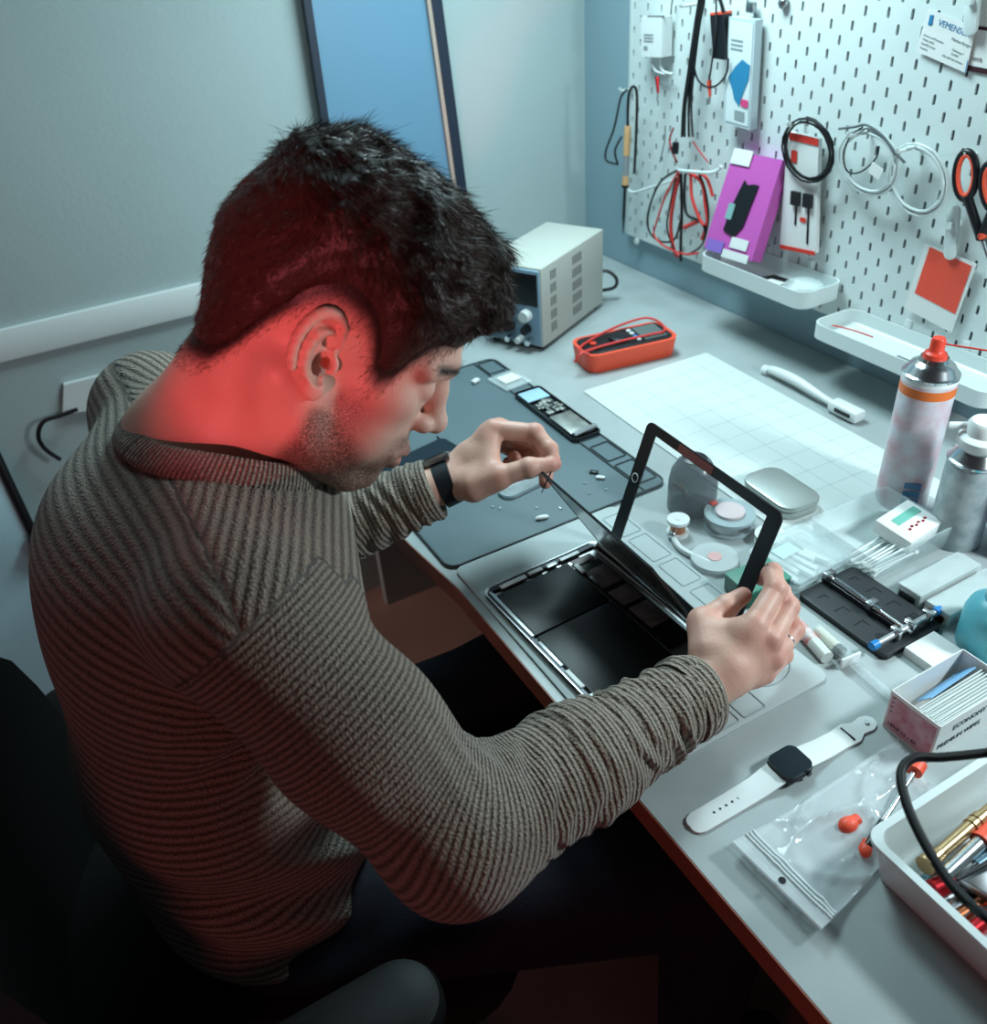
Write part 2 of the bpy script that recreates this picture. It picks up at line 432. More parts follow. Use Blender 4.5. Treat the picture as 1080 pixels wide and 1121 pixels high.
def hand_field(f, j, k=.006, pal=.011):
    """j: dict of joint lists: wrist, arm, thumb[4], index.. little each [mcp,pip,dip,tip]"""
    w = np.array(j['wrist'])
    for n, r0 in (('index', .0125), ('middle', .0125), ('ring', .0118), ('little', .0108)):
        c = [np.array(p) for p in j[n]]
        root = w + (c[0] - w) * .35
        f.cone(root, c[0], pal + .003, pal, k=.012)
    I = np.array(j['index'][0]); L = np.array(j['little'][0]); Mi = np.array(j['middle'][0])
    f.cone(w + (I - w) * .5, w + (L - w) * .5, .0125, .0115, k=.01)
    f.cone(w + (I - w) * .85, w + (L - w) * .85, .0105, .0095, k=.008)
    f.cone(w, w + (Mi - w) * .4, .023, .020, k=.014)
    t = [np.array(p) for p in j['thumb']]
    f.cone(w + (t[0] - w) * .3, t[0], .014, .0165, k=.012); f.cone(t[0], t[1], .0165, .0125, k=.012)
    f.cone(t[0], w + (I - w) * .7, .013, .010, k=.012); f.cone(t[0] + (t[1] - t[0]) * .7, w + (I - w) * .92, .012, .010, k=.016)
    g = Field.__new__(Field); g.lo, g.h, g.ax = f.lo, f.h, f.ax
    for n, rr in (('thumb', (.0140, .0128, .0118, .0092)), ('index', (.0122, .0112, .0100, .0082)), ('middle', (.0122, .0112, .0100, .0082)), ('ring', (.0116, .0105, .0094, .0078)), ('little', (.0105, .0092, .0084, .0070))):
        c = [np.array(p) for p in j[n]]
        g.d = np.full(f.d.shape, .05, np.float32)
        if n == 'thumb': g.chain(c[1:], rr[1:], k=.003); kk = .006
        else: g.chain(c, rr, k=.003); kk = .0035
        # knuckle swell
        for q, r in zip(c[1:3], rr[1:3]): g.ell(q, (r * 1.07,) * 3, k=.003)
        f.comb((slice(None),) * 3, g.d, kk, 'add')
    a = np.array(j['arm']); f.cone(w, a, .0235, .031, k=.014)
    d = (w - a) / np.linalg.norm(w - a)
    return f
RW = at(765, 757, .915)
RH = dict(wrist=RW, arm=at(640, 850, .83),
          index=[at(826, 683, .922), at(849, 645, .945), at(845, 627, .966), at(833, 633, .978)],
          middle=[at(843, 700, .928), at(862, 664, .958), at(854, 648, .978), at(842, 652, .985)],
          ring=[at(846, 720, .938), at(868, 690, .968), at(862, 670, .988), at(850, 668, .992)],
          little=[at(836, 737, .946), at(857, 717, .976), at(858, 698, .994), at(846, 692, .996)],
          thumb=[at(775, 712, .925), at(768, 680, .940), at(795, 664, .952), at(813, 652, .962)])
LH = dict(wrist=at(492, 527, 1.065), arm=at(380, 565, 1.06),
          index=[at(540, 470, 1.065), at(585, 474, 1.060), at(601, 492, 1.048), at(607, 508, 1.040)],
          middle=[at(546, 468, 1.083), at(590, 484, 1.086), at(598, 510, 1.078), at(597, 528, 1.068)],
          ring=[at(548, 474, 1.100), at(584, 492, 1.108), at(574, 506, 1.098), at(562, 500, 1.088)],
          little=[at(546, 484, 1.115), at(575, 502, 1.122), at(566, 512, 1.110), at(556, 506, 1.102)],
          thumb=[at(518, 532, 1.045), at(547, 522, 1.034), at(579, 512, 1.030), at(602, 509, 1.036)])
SR = np.array([-1.103, -.405, 1.005]); ER = at(500, 915, .765)
SL = np.array([-1.09, -.005, 1.005]); EL = np.array([-1.01, -.05, .80])

# body: head and neck fine, hands fine, the rest under the clothes coarse; one mesh
parts = []
f = head_field(); V, F = f.mesh(); V = smooth(V, F, 1, .4)
hx, hy, hz = V.T
def zline(x):
    return np.interp(x, [-.13, -.085, -.07, -.06, -.05, -.04, -.03, -.015, .0, .012, .022, .030, .038, .046, .054, .060, .066, .074, .085, .095, .12], [-.072, -.070, -.060, -.038, -.008, .016, .033, .045, .045, .042, .034, .022, .006, .000, .008, .028, .041, .050, .062, .074, .084])
hair_h = hz - zline(hx)
headV, headF = V.copy(), F.copy()
stub = sstep(.0, .012, -hz - .030 - .9 * np.clip(.03 - hx, 0, 1) * 0) * sstep(.004, .02, hx) * sstep(-.135, -.115, hz)
lipmask = .7 * np.exp(-(((hz + .058) / .009) ** 2) - ((hy / .022) ** 2)) * (hx > .097)
stub *= 1 - np.clip(lipmask * 1.6, 0, 1)
cheek = sstep(.0, .03, (hx - .02) * .9 - (-.03 - hz)) * (1 - np.exp(-((np.abs(hy) / .032) ** 4)))
stub *= 1 - .85 * np.clip(cheek, 0, 1) * (hz > -.075)
side = np.exp(-((hx - .040) / .018) ** 2) * sstep(.0, -.03, hz) * (np.abs(hy) > .04)
stub = np.clip(np.maximum(stub, .9 * side * (hz > -.1)), 0, 1)
scalp = sstep(-.012, .010, hair_h) * (hx < .11)
brow = np.exp(-(((hz - .0375 + .10 * (np.abs(hy) - .03) ** 1) / .0045) ** 2)) * sstep(.010, .016, np.abs(hy)) * sstep(.056, .048, np.abs(hy)) * (hx > .06)
parts.append((h2w(V), F, stub, lipmask, np.clip(scalp + brow, 0, 1)))
for s in (-1, 1):
    W, Fe = ear_field(s); z = np.zeros(len(W)); parts.append((h2w(W), Fe, z, z + .12, z))
for J in (RH, LH):
    P = np.array([p for n in ('index', 'middle', 'ring', 'little', 'thumb') for p in J[n]] + [J['wrist']])
    lo = P.min(0) - .03; hi = P.max(0) + .03
    a = J['wrist'] + (J['arm'] - J['wrist']) * .28
    lo = np.minimum(lo, a - .03); hi = np.maximum(hi, a + .03)
    f = Field(lo, hi, .0012); hand_field(f, J)
    d = (J['arm'] - J['wrist']); d = d / np.linalg.norm(d); c = J['wrist'] + d * .05
    X, Y, Z = f.ax[0][:, None, None], f.ax[1][None, :, None], f.ax[2][None, None, :]
    f.d = np.maximum(f.d, ((X - c[0]) * d[0] + (Y - c[1]) * d[1] + (Z - c[2]) * d[2]).astype(np.float32))
    V, F = f.mesh(); V = smooth(V, F, 2, .5)
    # reddish knuckles and fingertips
    red = np.zeros(len(V))
    for n in ('index', 'middle', 'ring', 'little', 'thumb'):
        for q, wgt in zip(J[n], (.55, .55, .3, .6)):
            red = np.maximum(red, wgt * np.exp(-(np.linalg.norm(V - q, axis=1) / .014) ** 2 * .8))
    z = np.zeros(len(V)); parts.append((V, F, z, red, z))
f = Field((-1.36, -.80, .40), (-.45, .16, 1.10), .009)
torso = [((-1.15, -.25, .60), (.12, .15, .12)), ((-1.15, -.24, .74), (.105, .14, .15)), ((-1.13, -.22, .90), (.105, .155, .14))]
for c, r in torso: f.ell(c, r, k=.04)
f.cone(SR, ER, .045, .035, k=.03); f.cone(ER, RW, .035, .022, k=.02); f.cone(SL, EL, .045, .035, k=.03); f.cone(EL, LH['wrist'], .035, .022, k=.02)
f.cone((-1.10, -.205, .98), SR, .05, .045, k=.04); f.cone((-1.10, -.205, .98), SL, .05, .045, k=.04)
V, F = f.mesh(); z = np.zeros(len(V)); parts.append((V, F, z, z, z))
off = 0; VV, FF, A = [], [], [[], [], []]
for p in parts:
    VV.append(p[0]); FF.append(p[1] + off); off += len(p[0])
    for i in range(3): A[i].append(p[2 + i])
VV = np.concatenate(VV) - PO; FF = np.concatenate(FF); A = [np.concatenate(a) for a in A]
def skinmat():
    m = mat('skin', '#cf9a82', .48, sss=.12, bump=.00025, bscale=350); nt = m.node_tree; b = nt.nodes['Principled BSDF']
    def attr(n): a = nt.nodes.new('ShaderNodeAttribute'); a.attribute_name = n; return a.outputs['Fac']
    def mixc(prev, c, fac):
        mx = nt.nodes.new('ShaderNodeMix'); mx.data_type = 'RGBA'; nt.links.new(fac, mx.inputs[0])
        if isinstance(prev, tuple): mx.inputs[6].default_value = prev
        else: nt.links.new(prev, mx.inputs[6])
        mx.inputs[7].default_value = lin(c); return mx.outputs[2]
    tc = nt.nodes.new('ShaderNodeTexCoord'); n = nt.nodes.new('ShaderNodeTexNoise'); n.inputs['Scale'].default_value = 700; n.inputs['Detail'].default_value = 2
    nt.links.new(tc.outputs['Object'], n.inputs['Vector'])
    n3 = nt.nodes.new('ShaderNodeTexNoise'); n3.inputs['Scale'].default_value = 35; nt.links.new(tc.outputs['Object'], n3.inputs['Vector'])
    r3 = nt.nodes.new('ShaderNodeMapRange'); r3.inputs[1].default_value = .4; r3.inputs[2].default_value = .7; r3.inputs[4].default_value = .35; nt.links.new(n3.outputs['Fac'], r3.inputs[0])
    rp = nt.nodes.new('ShaderNodeMapRange'); rp.inputs[1].default_value = .38; rp.inputs[2].default_value = .56; rp.inputs[3].default_value = .5; nt.links.new(n.outputs['Fac'], rp.inputs[0])
    mul = nt.nodes.new('ShaderNodeMath'); mul.operation = 'MULTIPLY'; nt.links.new(attr('stubble'), mul.inputs[0]); nt.links.new(rp.outputs[0], mul.inputs[1])
    mul2 = nt.nodes.new('ShaderNodeMath'); mul2.operation = 'MULTIPLY'; nt.links.new(mul.outputs[0], mul2.inputs[0]); mul2.inputs[1].default_value = .85
    c = mixc(lin('#dcae9c'), '#cc8a7a', r3.outputs[0]); c = mixc(c, '#b5584c', attr('red')); c = mixc(c, '#2e1a16', mul2.outputs[0]); c = mixc(c, '#241714', attr('scalp'))
    nt.links.new(c, b.inputs['Base Color']); return m
MT['skin'] = skinmat()
npmesh('body', VV, FF, MT['skin'], person, dict(stubble=A[0], red=A[1], scalp=A[2]))
# eyes: iris discs are parts
for s in (-1, 1):
    mb = MB(); c = h2w([.0798, s * .031, .0095]); mb.sphere(c - PO, .0118 * HS, 20); obj('eyeball', mb, mat('eye_white', '#d8d4d0', .15), person)
    mb = MB(); dr = HM @ np.array([.75, 0, -.66]); mb.sphere(c + dr * .0072 * HS - PO, .0050 * HS, 16); obj('iris', mb, mat('iris_brown', '#2a1a12', .1), person)
# ---- hair: thin at the sides and nape, long on top
f = head_field(.0022)
X, Y, Z = f.ax[0][:, None, None], f.ax[1][None, :, None], f.ax[2][None, None, :]
H = Z - zline(f.ax[0])[:, None, None] + 0 * Y
def nz(x, y, z, s, ph):
    return np.sin(x * s + 2.1 * np.sin(y * s * .7 + ph)) * np.sin(y * s * .9 + 1.7 * np.sin(z * s * .8 + ph * 2)) * np.cos(z * s * 1.1 + 1.3 * np.sin(x * s * .6))
top = sstep(.055, .105, Z + .25 * np.clip(X, -1, .08) + 0 * Y)
T = -.006 + .011 * sstep(-.002, .03, H) + .005 * sstep(.02, .07, H) + .016 * top 
T = T + (.0042 * nz(X, Y * .6, Z, 95, .3) + .0022 * nz(X, Y, Z, 210, 1.9)) * (top * .9 + .32) * sstep(0, .02, H)
g = Field((-.17, -.13, -.24), (.15, .13, .16), .0022); g.d = (f.d - T).astype(np.float32)
# quiff over the forehead
q = Field((-.17, -.13, -.24), (.15, .13, .16), .0022)
q.chain([(.030, 0, .122), (.070, -.004, .112), (.100, -.012, .094)], [.028, .025, .014], k=.02); q.ell((.078, .026, .100), (.030, .030, .018), k=.015); q.ell((.082, -.032, .092), (.028, .026, .017), k=.015)
q.d = (q.d - .004 * nz(X, Y * .7, Z, 110, .7) - .002 * nz(X, Y, Z, 240, 2.2)).astype(np.float32)
g.comb((slice(None),) * 3, q.d, .012, 'add')
V, F = g.mesh(); keep = (V[:, 2] > zline(V[:, 0]) - .012) & (V[:, 2] > -.12)
V = smooth(V, F, 1, .4)
idx = -np.ones(len(V), int); idx[keep] = np.arange(keep.sum()); F = F[keep[F].all(1)]; N = vnormals(V, F); F2 = idx[F]; V2 = V[keep]; N2 = N[keep]
MT['hair'] = mat('hair_dark_brown', '#3a2822', .42, bump=.0008, bscale=260, spec=.3)
hair_o = npmesh('hair', h2w(V2) - PO, F2, MT['hair'], person)
def strands(V, N, n, rlen, flowfn, wid, name, lift=.35):
    id_ = rng.integers(0, len(V), n); P = V[id_] + rng.normal(0, .0008, (n, 3)); Nn = N[id_]
    fl = flowfn(P); fl = fl - Nn * (fl * Nn).sum(1)[:, None]; fl /= np.linalg.norm(fl, axis=1)[:, None] + 1e-9
    fl = fl + rng.normal(0, .24, (n, 3)); L = rlen(P) * rng.uniform(.6, 1.15, n)
    lf = lift * rng.uniform(.4, 1.6, n)
    pts = []
    for t in (0, .35, .7, 1.0):
        pts.append(P - Nn * .0015 + (fl * t + Nn * (lf * t * (1 - .45 * t))[:, None]) * L[:, None])
    rnd = rng.normal(0, 1, (n, 3)); side = np.cross(fl, rnd); side /= np.linalg.norm(side, axis=1)[:, None] + 1e-9
    VV = []; 
    for p, w in zip(pts, (1, .9, .6, .1)):
        VV += [p - side * wid * w, p + side * wid * w]
    VV = np.stack(VV, 1).reshape(-1, 3); b = (np.arange(n) * 8)[:, None]
    FF = np.concatenate([b + np.array([[0, 1, 3, 2]]), b + np.array([[2, 3, 5, 4]]), b + np.array([[4, 5, 7, 6]])])
    return VV, FF
def flow(P):
    x, y, z = P.T; tp = sstep(.05, .11, z + .2 * np.clip(x, -1, .08))[:, None]
    a = np.stack([.9 + 0 * x, -.35 + .9 * np.sin(x * 75 + y * 45), .3 * np.sin(y * 80 + x * 30)], 1)
    b = np.stack([-.35 + 0 * x, 0 * x, -1 + 0 * x], 1)
    return a * tp + b * (1 - tp)
def hlen(P):
    x, y, z = P.T; h = z - zline(x); tp = sstep(.05, .11, z + .2 * np.clip(x, -1, .08))
    return .004 + .004 * sstep(0, .05, h) + .008 * tp
S1, SF1 = strands(V2, N2, 60000, hlen, flow, .00020, 'hair_strands', .22)
hn = vnormals(headV, headF); sel = np.nonzero((hair_h > -.012) & (hair_h < .035) & (headV[:, 0] < .1))[0]
S2, SF2 = strands(headV[sel], hn[sel], 20000, lambda P: np.full(len(P), .0060), flow, .00015, 'x', .35)
bs = np.nonzero(brow > .3)[0]
S3, SF3 = strands(headV[bs], hn[bs], 1500, lambda P: np.full(len(P), .006), lambda P: np.stack([-.6 + 0 * P[:, 0], np.sign(P[:, 1]), .2 + 0 * P[:, 0]], 1), .00013, 'x', .25)
st = np.nonzero(stub > .35)[0]
S4, SF4 = strands(headV[st], hn[st], 3500, lambda P: np.full(len(P), .0026), flow, .00009, 'x', .8)
SV = np.concatenate([S1, S2]); SF = np.concatenate([SF1, SF2 + len(S1)])
o = npmesh('hair_strand', h2w(SV) - PO, SF, MT['hair'], person); o['kind'] = 'stuff'
npmesh('eyebrow', h2w(S3) - PO, SF3, MT['hair'], person)
o = npmesh('beard_stubble', h2w(S4) - PO, SF4, MT['hair'], person); o['kind'] = 'stuff'

# ---- sweater
def frame_of(a, b):
    d = (b - a); L = np.linalg.norm(d); return d / L, L
f = Field((-1.40, -.82, .46), (-.62, .14, 1.16), .0036)
f.ell((-1.145, -.25, .60), (.135, .175, .15), k=0)
f.ell((-1.155, -.245, .74), (.135, .165, .16), k=.05)
f.ell((-1.14, -.215, .90), (.125, .180, .14), k=.05)
f.ell((-1.12, -.205, .98), (.110, .165, .085), k=.05)
f.cone((-1.09, -.205, 1.005), (-1.105, -.37, 1.005), .072, .066, k=.04); f.cone((-1.09, -.205, 1.005), SL, .072, .062, k=.04)
f.cone((-1.02, -.22, .97), (-1.06, -.37, .975), .065, .06, k=.04)
f.cone(SR, SR + (ER - SR) * .5, .064, .063, k=.035); f.cone(SR + (ER - SR) * .5, ER, .062, .058, k=.03)
f.cone(ER, ER + (RW - ER) * .45, .058, .052, k=.03); f.cone(ER + (RW - ER) * .45, RW + (ER - RW) * .06, .052, .039, k=.02)
f.cone(SL, EL, .060, .054, k=.035); f.cone(EL, LH['wrist'] + (EL - LH['wrist']) * .12, .052, .038, k=.03)
X, Y, Z = f.ax[0][:, None, None], f.ax[1][None, :, None], f.ax[2][None, None, :]
def limb(a, b):
    d, L = frame_of(a, b); s = ((X - a[0]) * d[0] + (Y - a[1]) * d[1] + (Z - a[2]) * d[2])
    r = np.sqrt(np.maximum((X - a[0]) ** 2 + (Y - a[1]) ** 2 + (Z - a[2]) ** 2 - s * s, 0)); return s, r, L
# folds: bunched rings on the forearm, creases inside the elbow and at the waist
s, r, L = limb(ER, RW)
msk = sstep(.015, .07, s) * sstep(L + .03, L - .02, s) * sstep(.10, .075, r)
wob = .012 * np.sin(X * 40 + Z * 55) + .008 * np.sin(Y * 70 - Z * 40)
am = .0016 + .0022 * sstep(L * .45, L * .95, s)
f.d -= (msk * am * (np.sin((s + wob) * 2 * PI / .021) + .6 * np.sin((s + wob * 1.7) * 2 * PI / .034 + 1))).astype(np.float32)
mi = np.exp(-(((X - (ER[0] - .0)) / .055) ** 2 + ((Y - ER[1] - .05) / .05) ** 2 + ((Z - ER[2] - .03) / .07) ** 2))
f.d -= (.0045 * mi * np.sin((X * .8 + Y * .5 - Z * .3) * 2 * PI / .024 + 2 * np.sin(Z * 40))).astype(np.float32)
s, r, L = limb(EL, LH['wrist'])
msk = sstep(.02, .06, s) * sstep(L, L - .03, s) * sstep(.09, .07, r)
f.d -= (msk * .003 * np.sin((s + wob * .7) * 2 * PI / .019)).astype(np.float32)
mw = sstep(.80, .70, Z) * np.exp(-((Y + .42) / .12) ** 2)
f.d -= (.006 * mw * np.sin((Z * .9 + X * .55 + .02 * np.sin(Y * 30)) * 2 * PI / .085)).astype(np.float32)
ma = np.exp(-(((X + 1.10) / .07) ** 2 + ((Y + .40) / .06) ** 2 + ((Z - .87) / .06) ** 2))
f.d -= (.005 * ma * np.sin((X * .7 - Z) * 2 * PI / .05)).astype(np.float32)
# neckline opening
nA, nB = np.array([-1.075, -.205, 1.02]), h2w([-.03, 0, -.05])
dn = nB - nA; f.cone(nA, nA + dn * .7, .079, .085, k=.006, op='sub')
# cuffs and hem cut open
def cut(c, d, lo=None, rad=None):
    global f
    pl = ((X - c[0]) * d[0] + (Y - c[1]) * d[1] + (Z - c[2]) * d[2])
    if rad: rr = np.sqrt((X - c[0]) ** 2 + (Y - c[1]) ** 2 + (Z - c[2]) ** 2); pl = np.where(rr < rad, pl, -1)
    f.d = np.maximum(f.d, pl.astype(np.float32))
dr, _ = frame_of(ER, RW); cR = RW - dr * .010; cut(cR, dr, rad=.10)
dl, _ = frame_of(EL, LH['wrist']); cL = LH['wrist'] - dl * .026; cut(cL, dl, rad=.09)
f.cone(cR - dr * .03, cR + dr * .04, .031, .034, k=.003, op='sub'); f.cone(cL - dl * .02, cL + dl * .04, .029, .031, k=.003, op='sub')
hem_n = np.array([.30, 0, -1]) / math.hypot(.30, 1); cut(np.array([-1.15, -.25, .527]), hem_n)
V, F = f.mesh(); V = smooth(V, F, 1, .5)
x, y, z = V.T
def seg(a, b):
    d, L = frame_of(a, b); s = (V - a) @ d; c = np.clip(s, 0, L); return s, np.linalg.norm(V - a - c[:, None] * d, axis=1)
sU, dU = seg(SR, ER); sF, dF = seg(ER, RW); sUL, dUL = seg(SL, EL); sFL, dFL = seg(EL, LH['wrist'])
LU = np.linalg.norm(ER - SR); LUL = np.linalg.norm(EL - SL)
bw = sstep(-.05, .05, sF - 0 * sF) ; fore = (sF > -.02) & (dF < dU + .01)
blend = sstep(-.045, .045, (dU - dF))
arm = (1 - blend) * sU + blend * (LU + sF)
blL = sstep(-.045, .045, (dUL - dFL)); armL = (1 - blL) * sUL + blL * (LUL + sFL)
isR = (y < -.365 - .10 * (z - .95) + .0 * x) & ((dU < .085) | (dF < .085)) & ((dU < .075) | (sU > .03) | (dF < .085))
isR &= ~((sU < .0))
isL = (y > -.045) & ((dUL < .08) | (dFL < .08)) & (sUL > 0) | ((dFL < .06) & (sFL > .03))
tors = np.where(z < .85, z, .85 + .21 * np.arctan2(z - .85, -(x + .97)))
yoke = (x > -1.115) & (z > .90) & ~isR & ~isL          # front panel running over the shoulder
rib = np.where(isR, arm, np.where(isL, armL, np.where(yoke, .85 * x + .35 * np.abs(y + .205) - .35 * z, tors)))
seamm = np.exp(-((x + 1.115) / .0035) ** 2) * (z > .90) * (~isR) * (~isL)
def knit():
    m = mat('olive_brown_knit', '#766b5c', .9, sheen=.25); nt = m.node_tree; b = nt.nodes['Principled BSDF']
    def N(t, **k):
        n = nt.nodes.new(t)
        for a, v in k.items(): setattr(n, a, v)
        return n
    def attr(n): a = N('ShaderNodeAttribute'); a.attribute_name = n; return a.outputs['Fac']
    tc = N('ShaderNodeTexCoord')
    w1 = N('ShaderNodeMath', operation='MULTIPLY'); nt.links.new(attr('rib'), w1.inputs[0]); nt.links.new(attr('freq'), w1.inputs[1])
    sn = N('ShaderNodeMath', operation='SINE'); nt.links.new(w1.outputs[0], sn.inputs[0])
    ab = N('ShaderNodeMath', operation='MULTIPLY_ADD'); nt.links.new(sn.outputs[0], ab.inputs[0]); ab.inputs[1].default_value = .5; ab.inputs[2].default_value = .5
    pw = N('ShaderNodeMath', operation='POWER'); nt.links.new(ab.outputs[0], pw.inputs[0]); pw.inputs[1].default_value = .6
    vo = N('ShaderNodeTexVoronoi'); vo.inputs['Scale'].default_value = 420; nt.links.new(tc.outputs['Object'], vo.inputs['Vector'])
    vm = N('ShaderNodeMath', operation='MULTIPLY'); nt.links.new(vo.outputs['Distance'], vm.inputs[0]); vm.inputs[1].default_value = -.9
    ad = N('ShaderNodeMath', operation='ADD'); nt.links.new(pw.outputs[0], ad.inputs[0]); nt.links.new(vm.outputs[0], ad.inputs[1])
    sm = N('ShaderNodeMath', operation='MULTIPLY_ADD'); nt.links.new(attr('seam'), sm.inputs[0]); sm.inputs[1].default_value = -1.6; nt.links.new(ad.outputs[0], sm.inputs[2])
    bp = N('ShaderNodeBump'); bp.inputs['Distance'].default_value = .0018; bp.inputs['Strength'].default_value = 1; nt.links.new(sm.outputs[0], bp.inputs['Height']); nt.links.new(bp.outputs[0], b.inputs['Normal'])
    mx = N('ShaderNodeMix', data_type='RGBA'); mx.inputs[6].default_value = lin('#574a3f'); mx.inputs[7].default_value = lin('#a8998a')  # rib shade and highlight in the yarn colour: dark grooves, light ridges
    mr = N('ShaderNodeMapRange'); mr.inputs[1].default_value = -.3; mr.inputs[2].default_value = .9; nt.links.new(ad.outputs[0], mr.inputs[0]); nt.links.new(mr.outputs[0], mx.inputs[0]); nt.links.new(mx.outputs[2], b.inputs['Base Color'])
    return m
MT['knit'] = knit()
freq = np.where(isR | isL, 2 * PI / .0056, 2 * PI / .0088)
sw = npmesh('sweater', V - PO, F, MT['knit'], person, dict(rib=rib, freq=freq, seam=seamm))
# collar: ribbed band round the neckline
ctr = nA + dn * .33; ax_n = dn / np.linalg.norm(dn)
rel = V - nA; hh = rel @ ax_n; rv = rel - hh[:, None] * ax_n; rad = np.linalg.norm(rv, axis=1)
e1 = np.array([1., 0, 0]) - ax_n * ax_n[0]; e1 /= np.linalg.norm(e1); e2 = np.cross(ax_n, e1); ang = np.arctan2(rv @ e2, rv @ e1)
nb_ = 36; ringp = []
for i in range(nb_):
    a0 = -PI + 2 * PI * (i + .5) / nb_; m2 = (np.abs((ang - a0 + PI) % (2 * PI) - PI) < .13) & (rad > .074) & (rad < .100) & (hh > -.06)
    h_ = hh[m2].max() if m2.any() else 0
    ringp.append(h_)
rh = np.array(ringp)
for _ in range(4): rh = (np.roll(rh, 1) + 2 * rh + np.roll(rh, -1)) / 4
cp = [tuple(nA + ax_n * (rh[i] + .006) + (e1 * math.cos(-PI + 2 * PI * (i + .5) / nb_) + e2 * math.sin(-PI + 2 * PI * (i + .5) / nb_)) * .086) for i in range(nb_)]
cc = [Vector(p) for p in catmull(cp, 5, True)]
Vc, Fc, ra = [], [], []; nC = len(cc); m_ = Vector(np.mean([np.array(p) for p in cp], 0)); acc = 0
up = Vector(ax_n)
for i, p in enumerate(cc):
    t = (cc[(i + 1) % nC] - cc[i - 1]).normalized(); out = (p - m_); out -= up * out.dot(up); out.normalize()
    acc += (cc[(i + 1) % nC] - p).length
    for k in range(12):
        a = 2 * PI * k / 12; Vc.append(p + out * (math.cos(a) * .0045 - math.sin(a) * .006) + up * (math.sin(a) * .0135)); ra.append(acc)
for i in range(nC):
    for k in range(12): Fc.append([i * 12 + k, i * 12 + (k + 1) % 12, ((i + 1) % nC) * 12 + (k + 1) % 12, ((i + 1) % nC) * 12 + k])
Vc = np.array([list(v) for v in Vc]); npmesh('collar', Vc - PO, np.array(Fc), MT['knit'], sw, dict(rib=np.array(ra), freq=np.full(len(Vc), 2 * PI / .0042), seam=np.zeros(len(Vc))))
def cuff(c, d, r0, r1, L, nm):
    d = Vector(d); u = d.orthogonal().normalized(); v = d.cross(u); Vk, Fk, rr = [], [], []
    prof = [(0, r1), (.2, r1 + .002), (.5, r1), (.8, r1 + .0015), (1, r1 - .001), (1, r1 - .006), (.4, r1 - .007)]
    n = 48
    for t, r in prof:
        for k in range(n):
            a = 2 * PI * k / n; Vk.append(Vector(c) + d * (L * (t - .75)) + (u * math.cos(a) + v * math.sin(a)) * (r + .0012 * math.sin(3 * a + 5 * t))); rr.append(t * L)
    for i in range(len(prof) - 1):
        for k in range(n): Fk.append([i * n + k, i * n + (k + 1) % n, (i + 1) * n + (k + 1) % n, (i + 1) * n + k])
    Vk = np.array([list(q) for q in Vk]); npmesh(nm, Vk - PO, np.array(Fk), MT['knit'], sw, dict(rib=np.array(rr), freq=np.full(len(Vk), 2 * PI / .0056), seam=np.zeros(len(Vk))))
cuff(cR, dr, 0, .0415, .030, 'cuff'); cuff(cL, dl, 0, .038, .026, 'cuff')
# ---- jeans
f = Field((-1.34, -.72, .02), (-.44, .10, .70), .008)
f.ell((-1.15, -.25, .56), (.125, .165, .085), k=0)
hipR, kneeR, ankR = np.array([-1.12, -.34, .53]), np.array([-.72, -.56, .545]), np.array([-.72, -.56, .08])
hipL, kneeL, ankL = np.array([-1.12, -.16, .53]), np.array([-.76, -.17, .545]), np.array([-.66, -.14, .08])
for a, b, c in ((hipR, kneeR, ankR), (hipL, kneeL, ankL)):
    f.cone(a, b, .088, .066, k=.04); f.cone(b, c, .064, .048, k=.03)
V, F = f.mesh(); V = smooth(V, F, 2, .5)
MT['denim'] = mat('dark_denim', '#141c2c', .8, bump=.0006, bscale=500, color2='#0f141f', nscale=25)
tr = npmesh('jeans', V - PO, F, MT['denim'], person)
mb = MB(); mb.tube([Vector(p) - Vector(PO) for p in [(-1.07, -.415, .565), (-.98, -.475, .585), (-.88, -.530, .585)]], .0022, smooth=6); obj('side_seam', mb, mat('denim_seam', '#2c4560', .7), tr)
for nm, p in (('shoe', (-.68, -.56, 0)), ('shoe', (-.60, -.135, 0))):
    f = Field((-.16, -.06, -.01), (.16, .06, .13), .005); f.ell((.03, 0, .035), (.10, .045, .035), k=0); f.ell((-.05, 0, .045), (.06, .04, .045), k=.03); f.cone((-.045, 0, .07), (-.045, 0, .11), .045, .045, k=.02)
    f.d = np.maximum(f.d, (-(f.ax[2][None, None, :]) + 0 * f.d).astype(np.float32))
    V, F = f.mesh(); npmesh('shoe', V + np.array(p) - PO, F, MT['blacksoft'], person)
# watch on the left wrist, ring on the right hand
wt = tag(empty('wristwatch', LH['wrist']), 'dark banded watch on the left wrist of the man', 'watch')
cw = Vector(-dl * .003); mb = MB(); d_ = Vector(dl); u_ = d_.orthogonal().normalized(); v_ = d_.cross(u_)
mb.skin([mb.ring([cw + d_ * t + (u_ * math.cos(2 * PI * k / 40) + v_ * math.sin(2 * PI * k / 40)) * r for k in range(40)]) for t, r in ((-.0105, .0275), (-.0095, .0295), (.0095, .0285), (.0105, .0262), (.009, .0245), (-.009, .0245))], closed=True)
obj('strap', mb, mat('navy_strap', '#141a22', .5), wt)
top_ = Vector(np.array([.25, .45, .85])); top_ = (top_ - d_ * top_.dot(d_)).normalized()
Rw = Matrix((d_, top_.cross(d_) * 1, top_)).transposed()
mb = MB(); mb.box(cw + top_ * .030, (.034, .034, .009), rot=Rw, bev=.003); obj('case', mb, 'steel', wt)
mb = MB(); mb.box(cw + top_ * .0348, (.028, .028, .0015), rot=Rw, bev=.0006); obj('screen', mb, 'black', wt)
rg = tag(empty('finger_ring', RH['ring'][0]), 'thin silver ring on the ring finger of the hand holding the glass panel', 'ring')
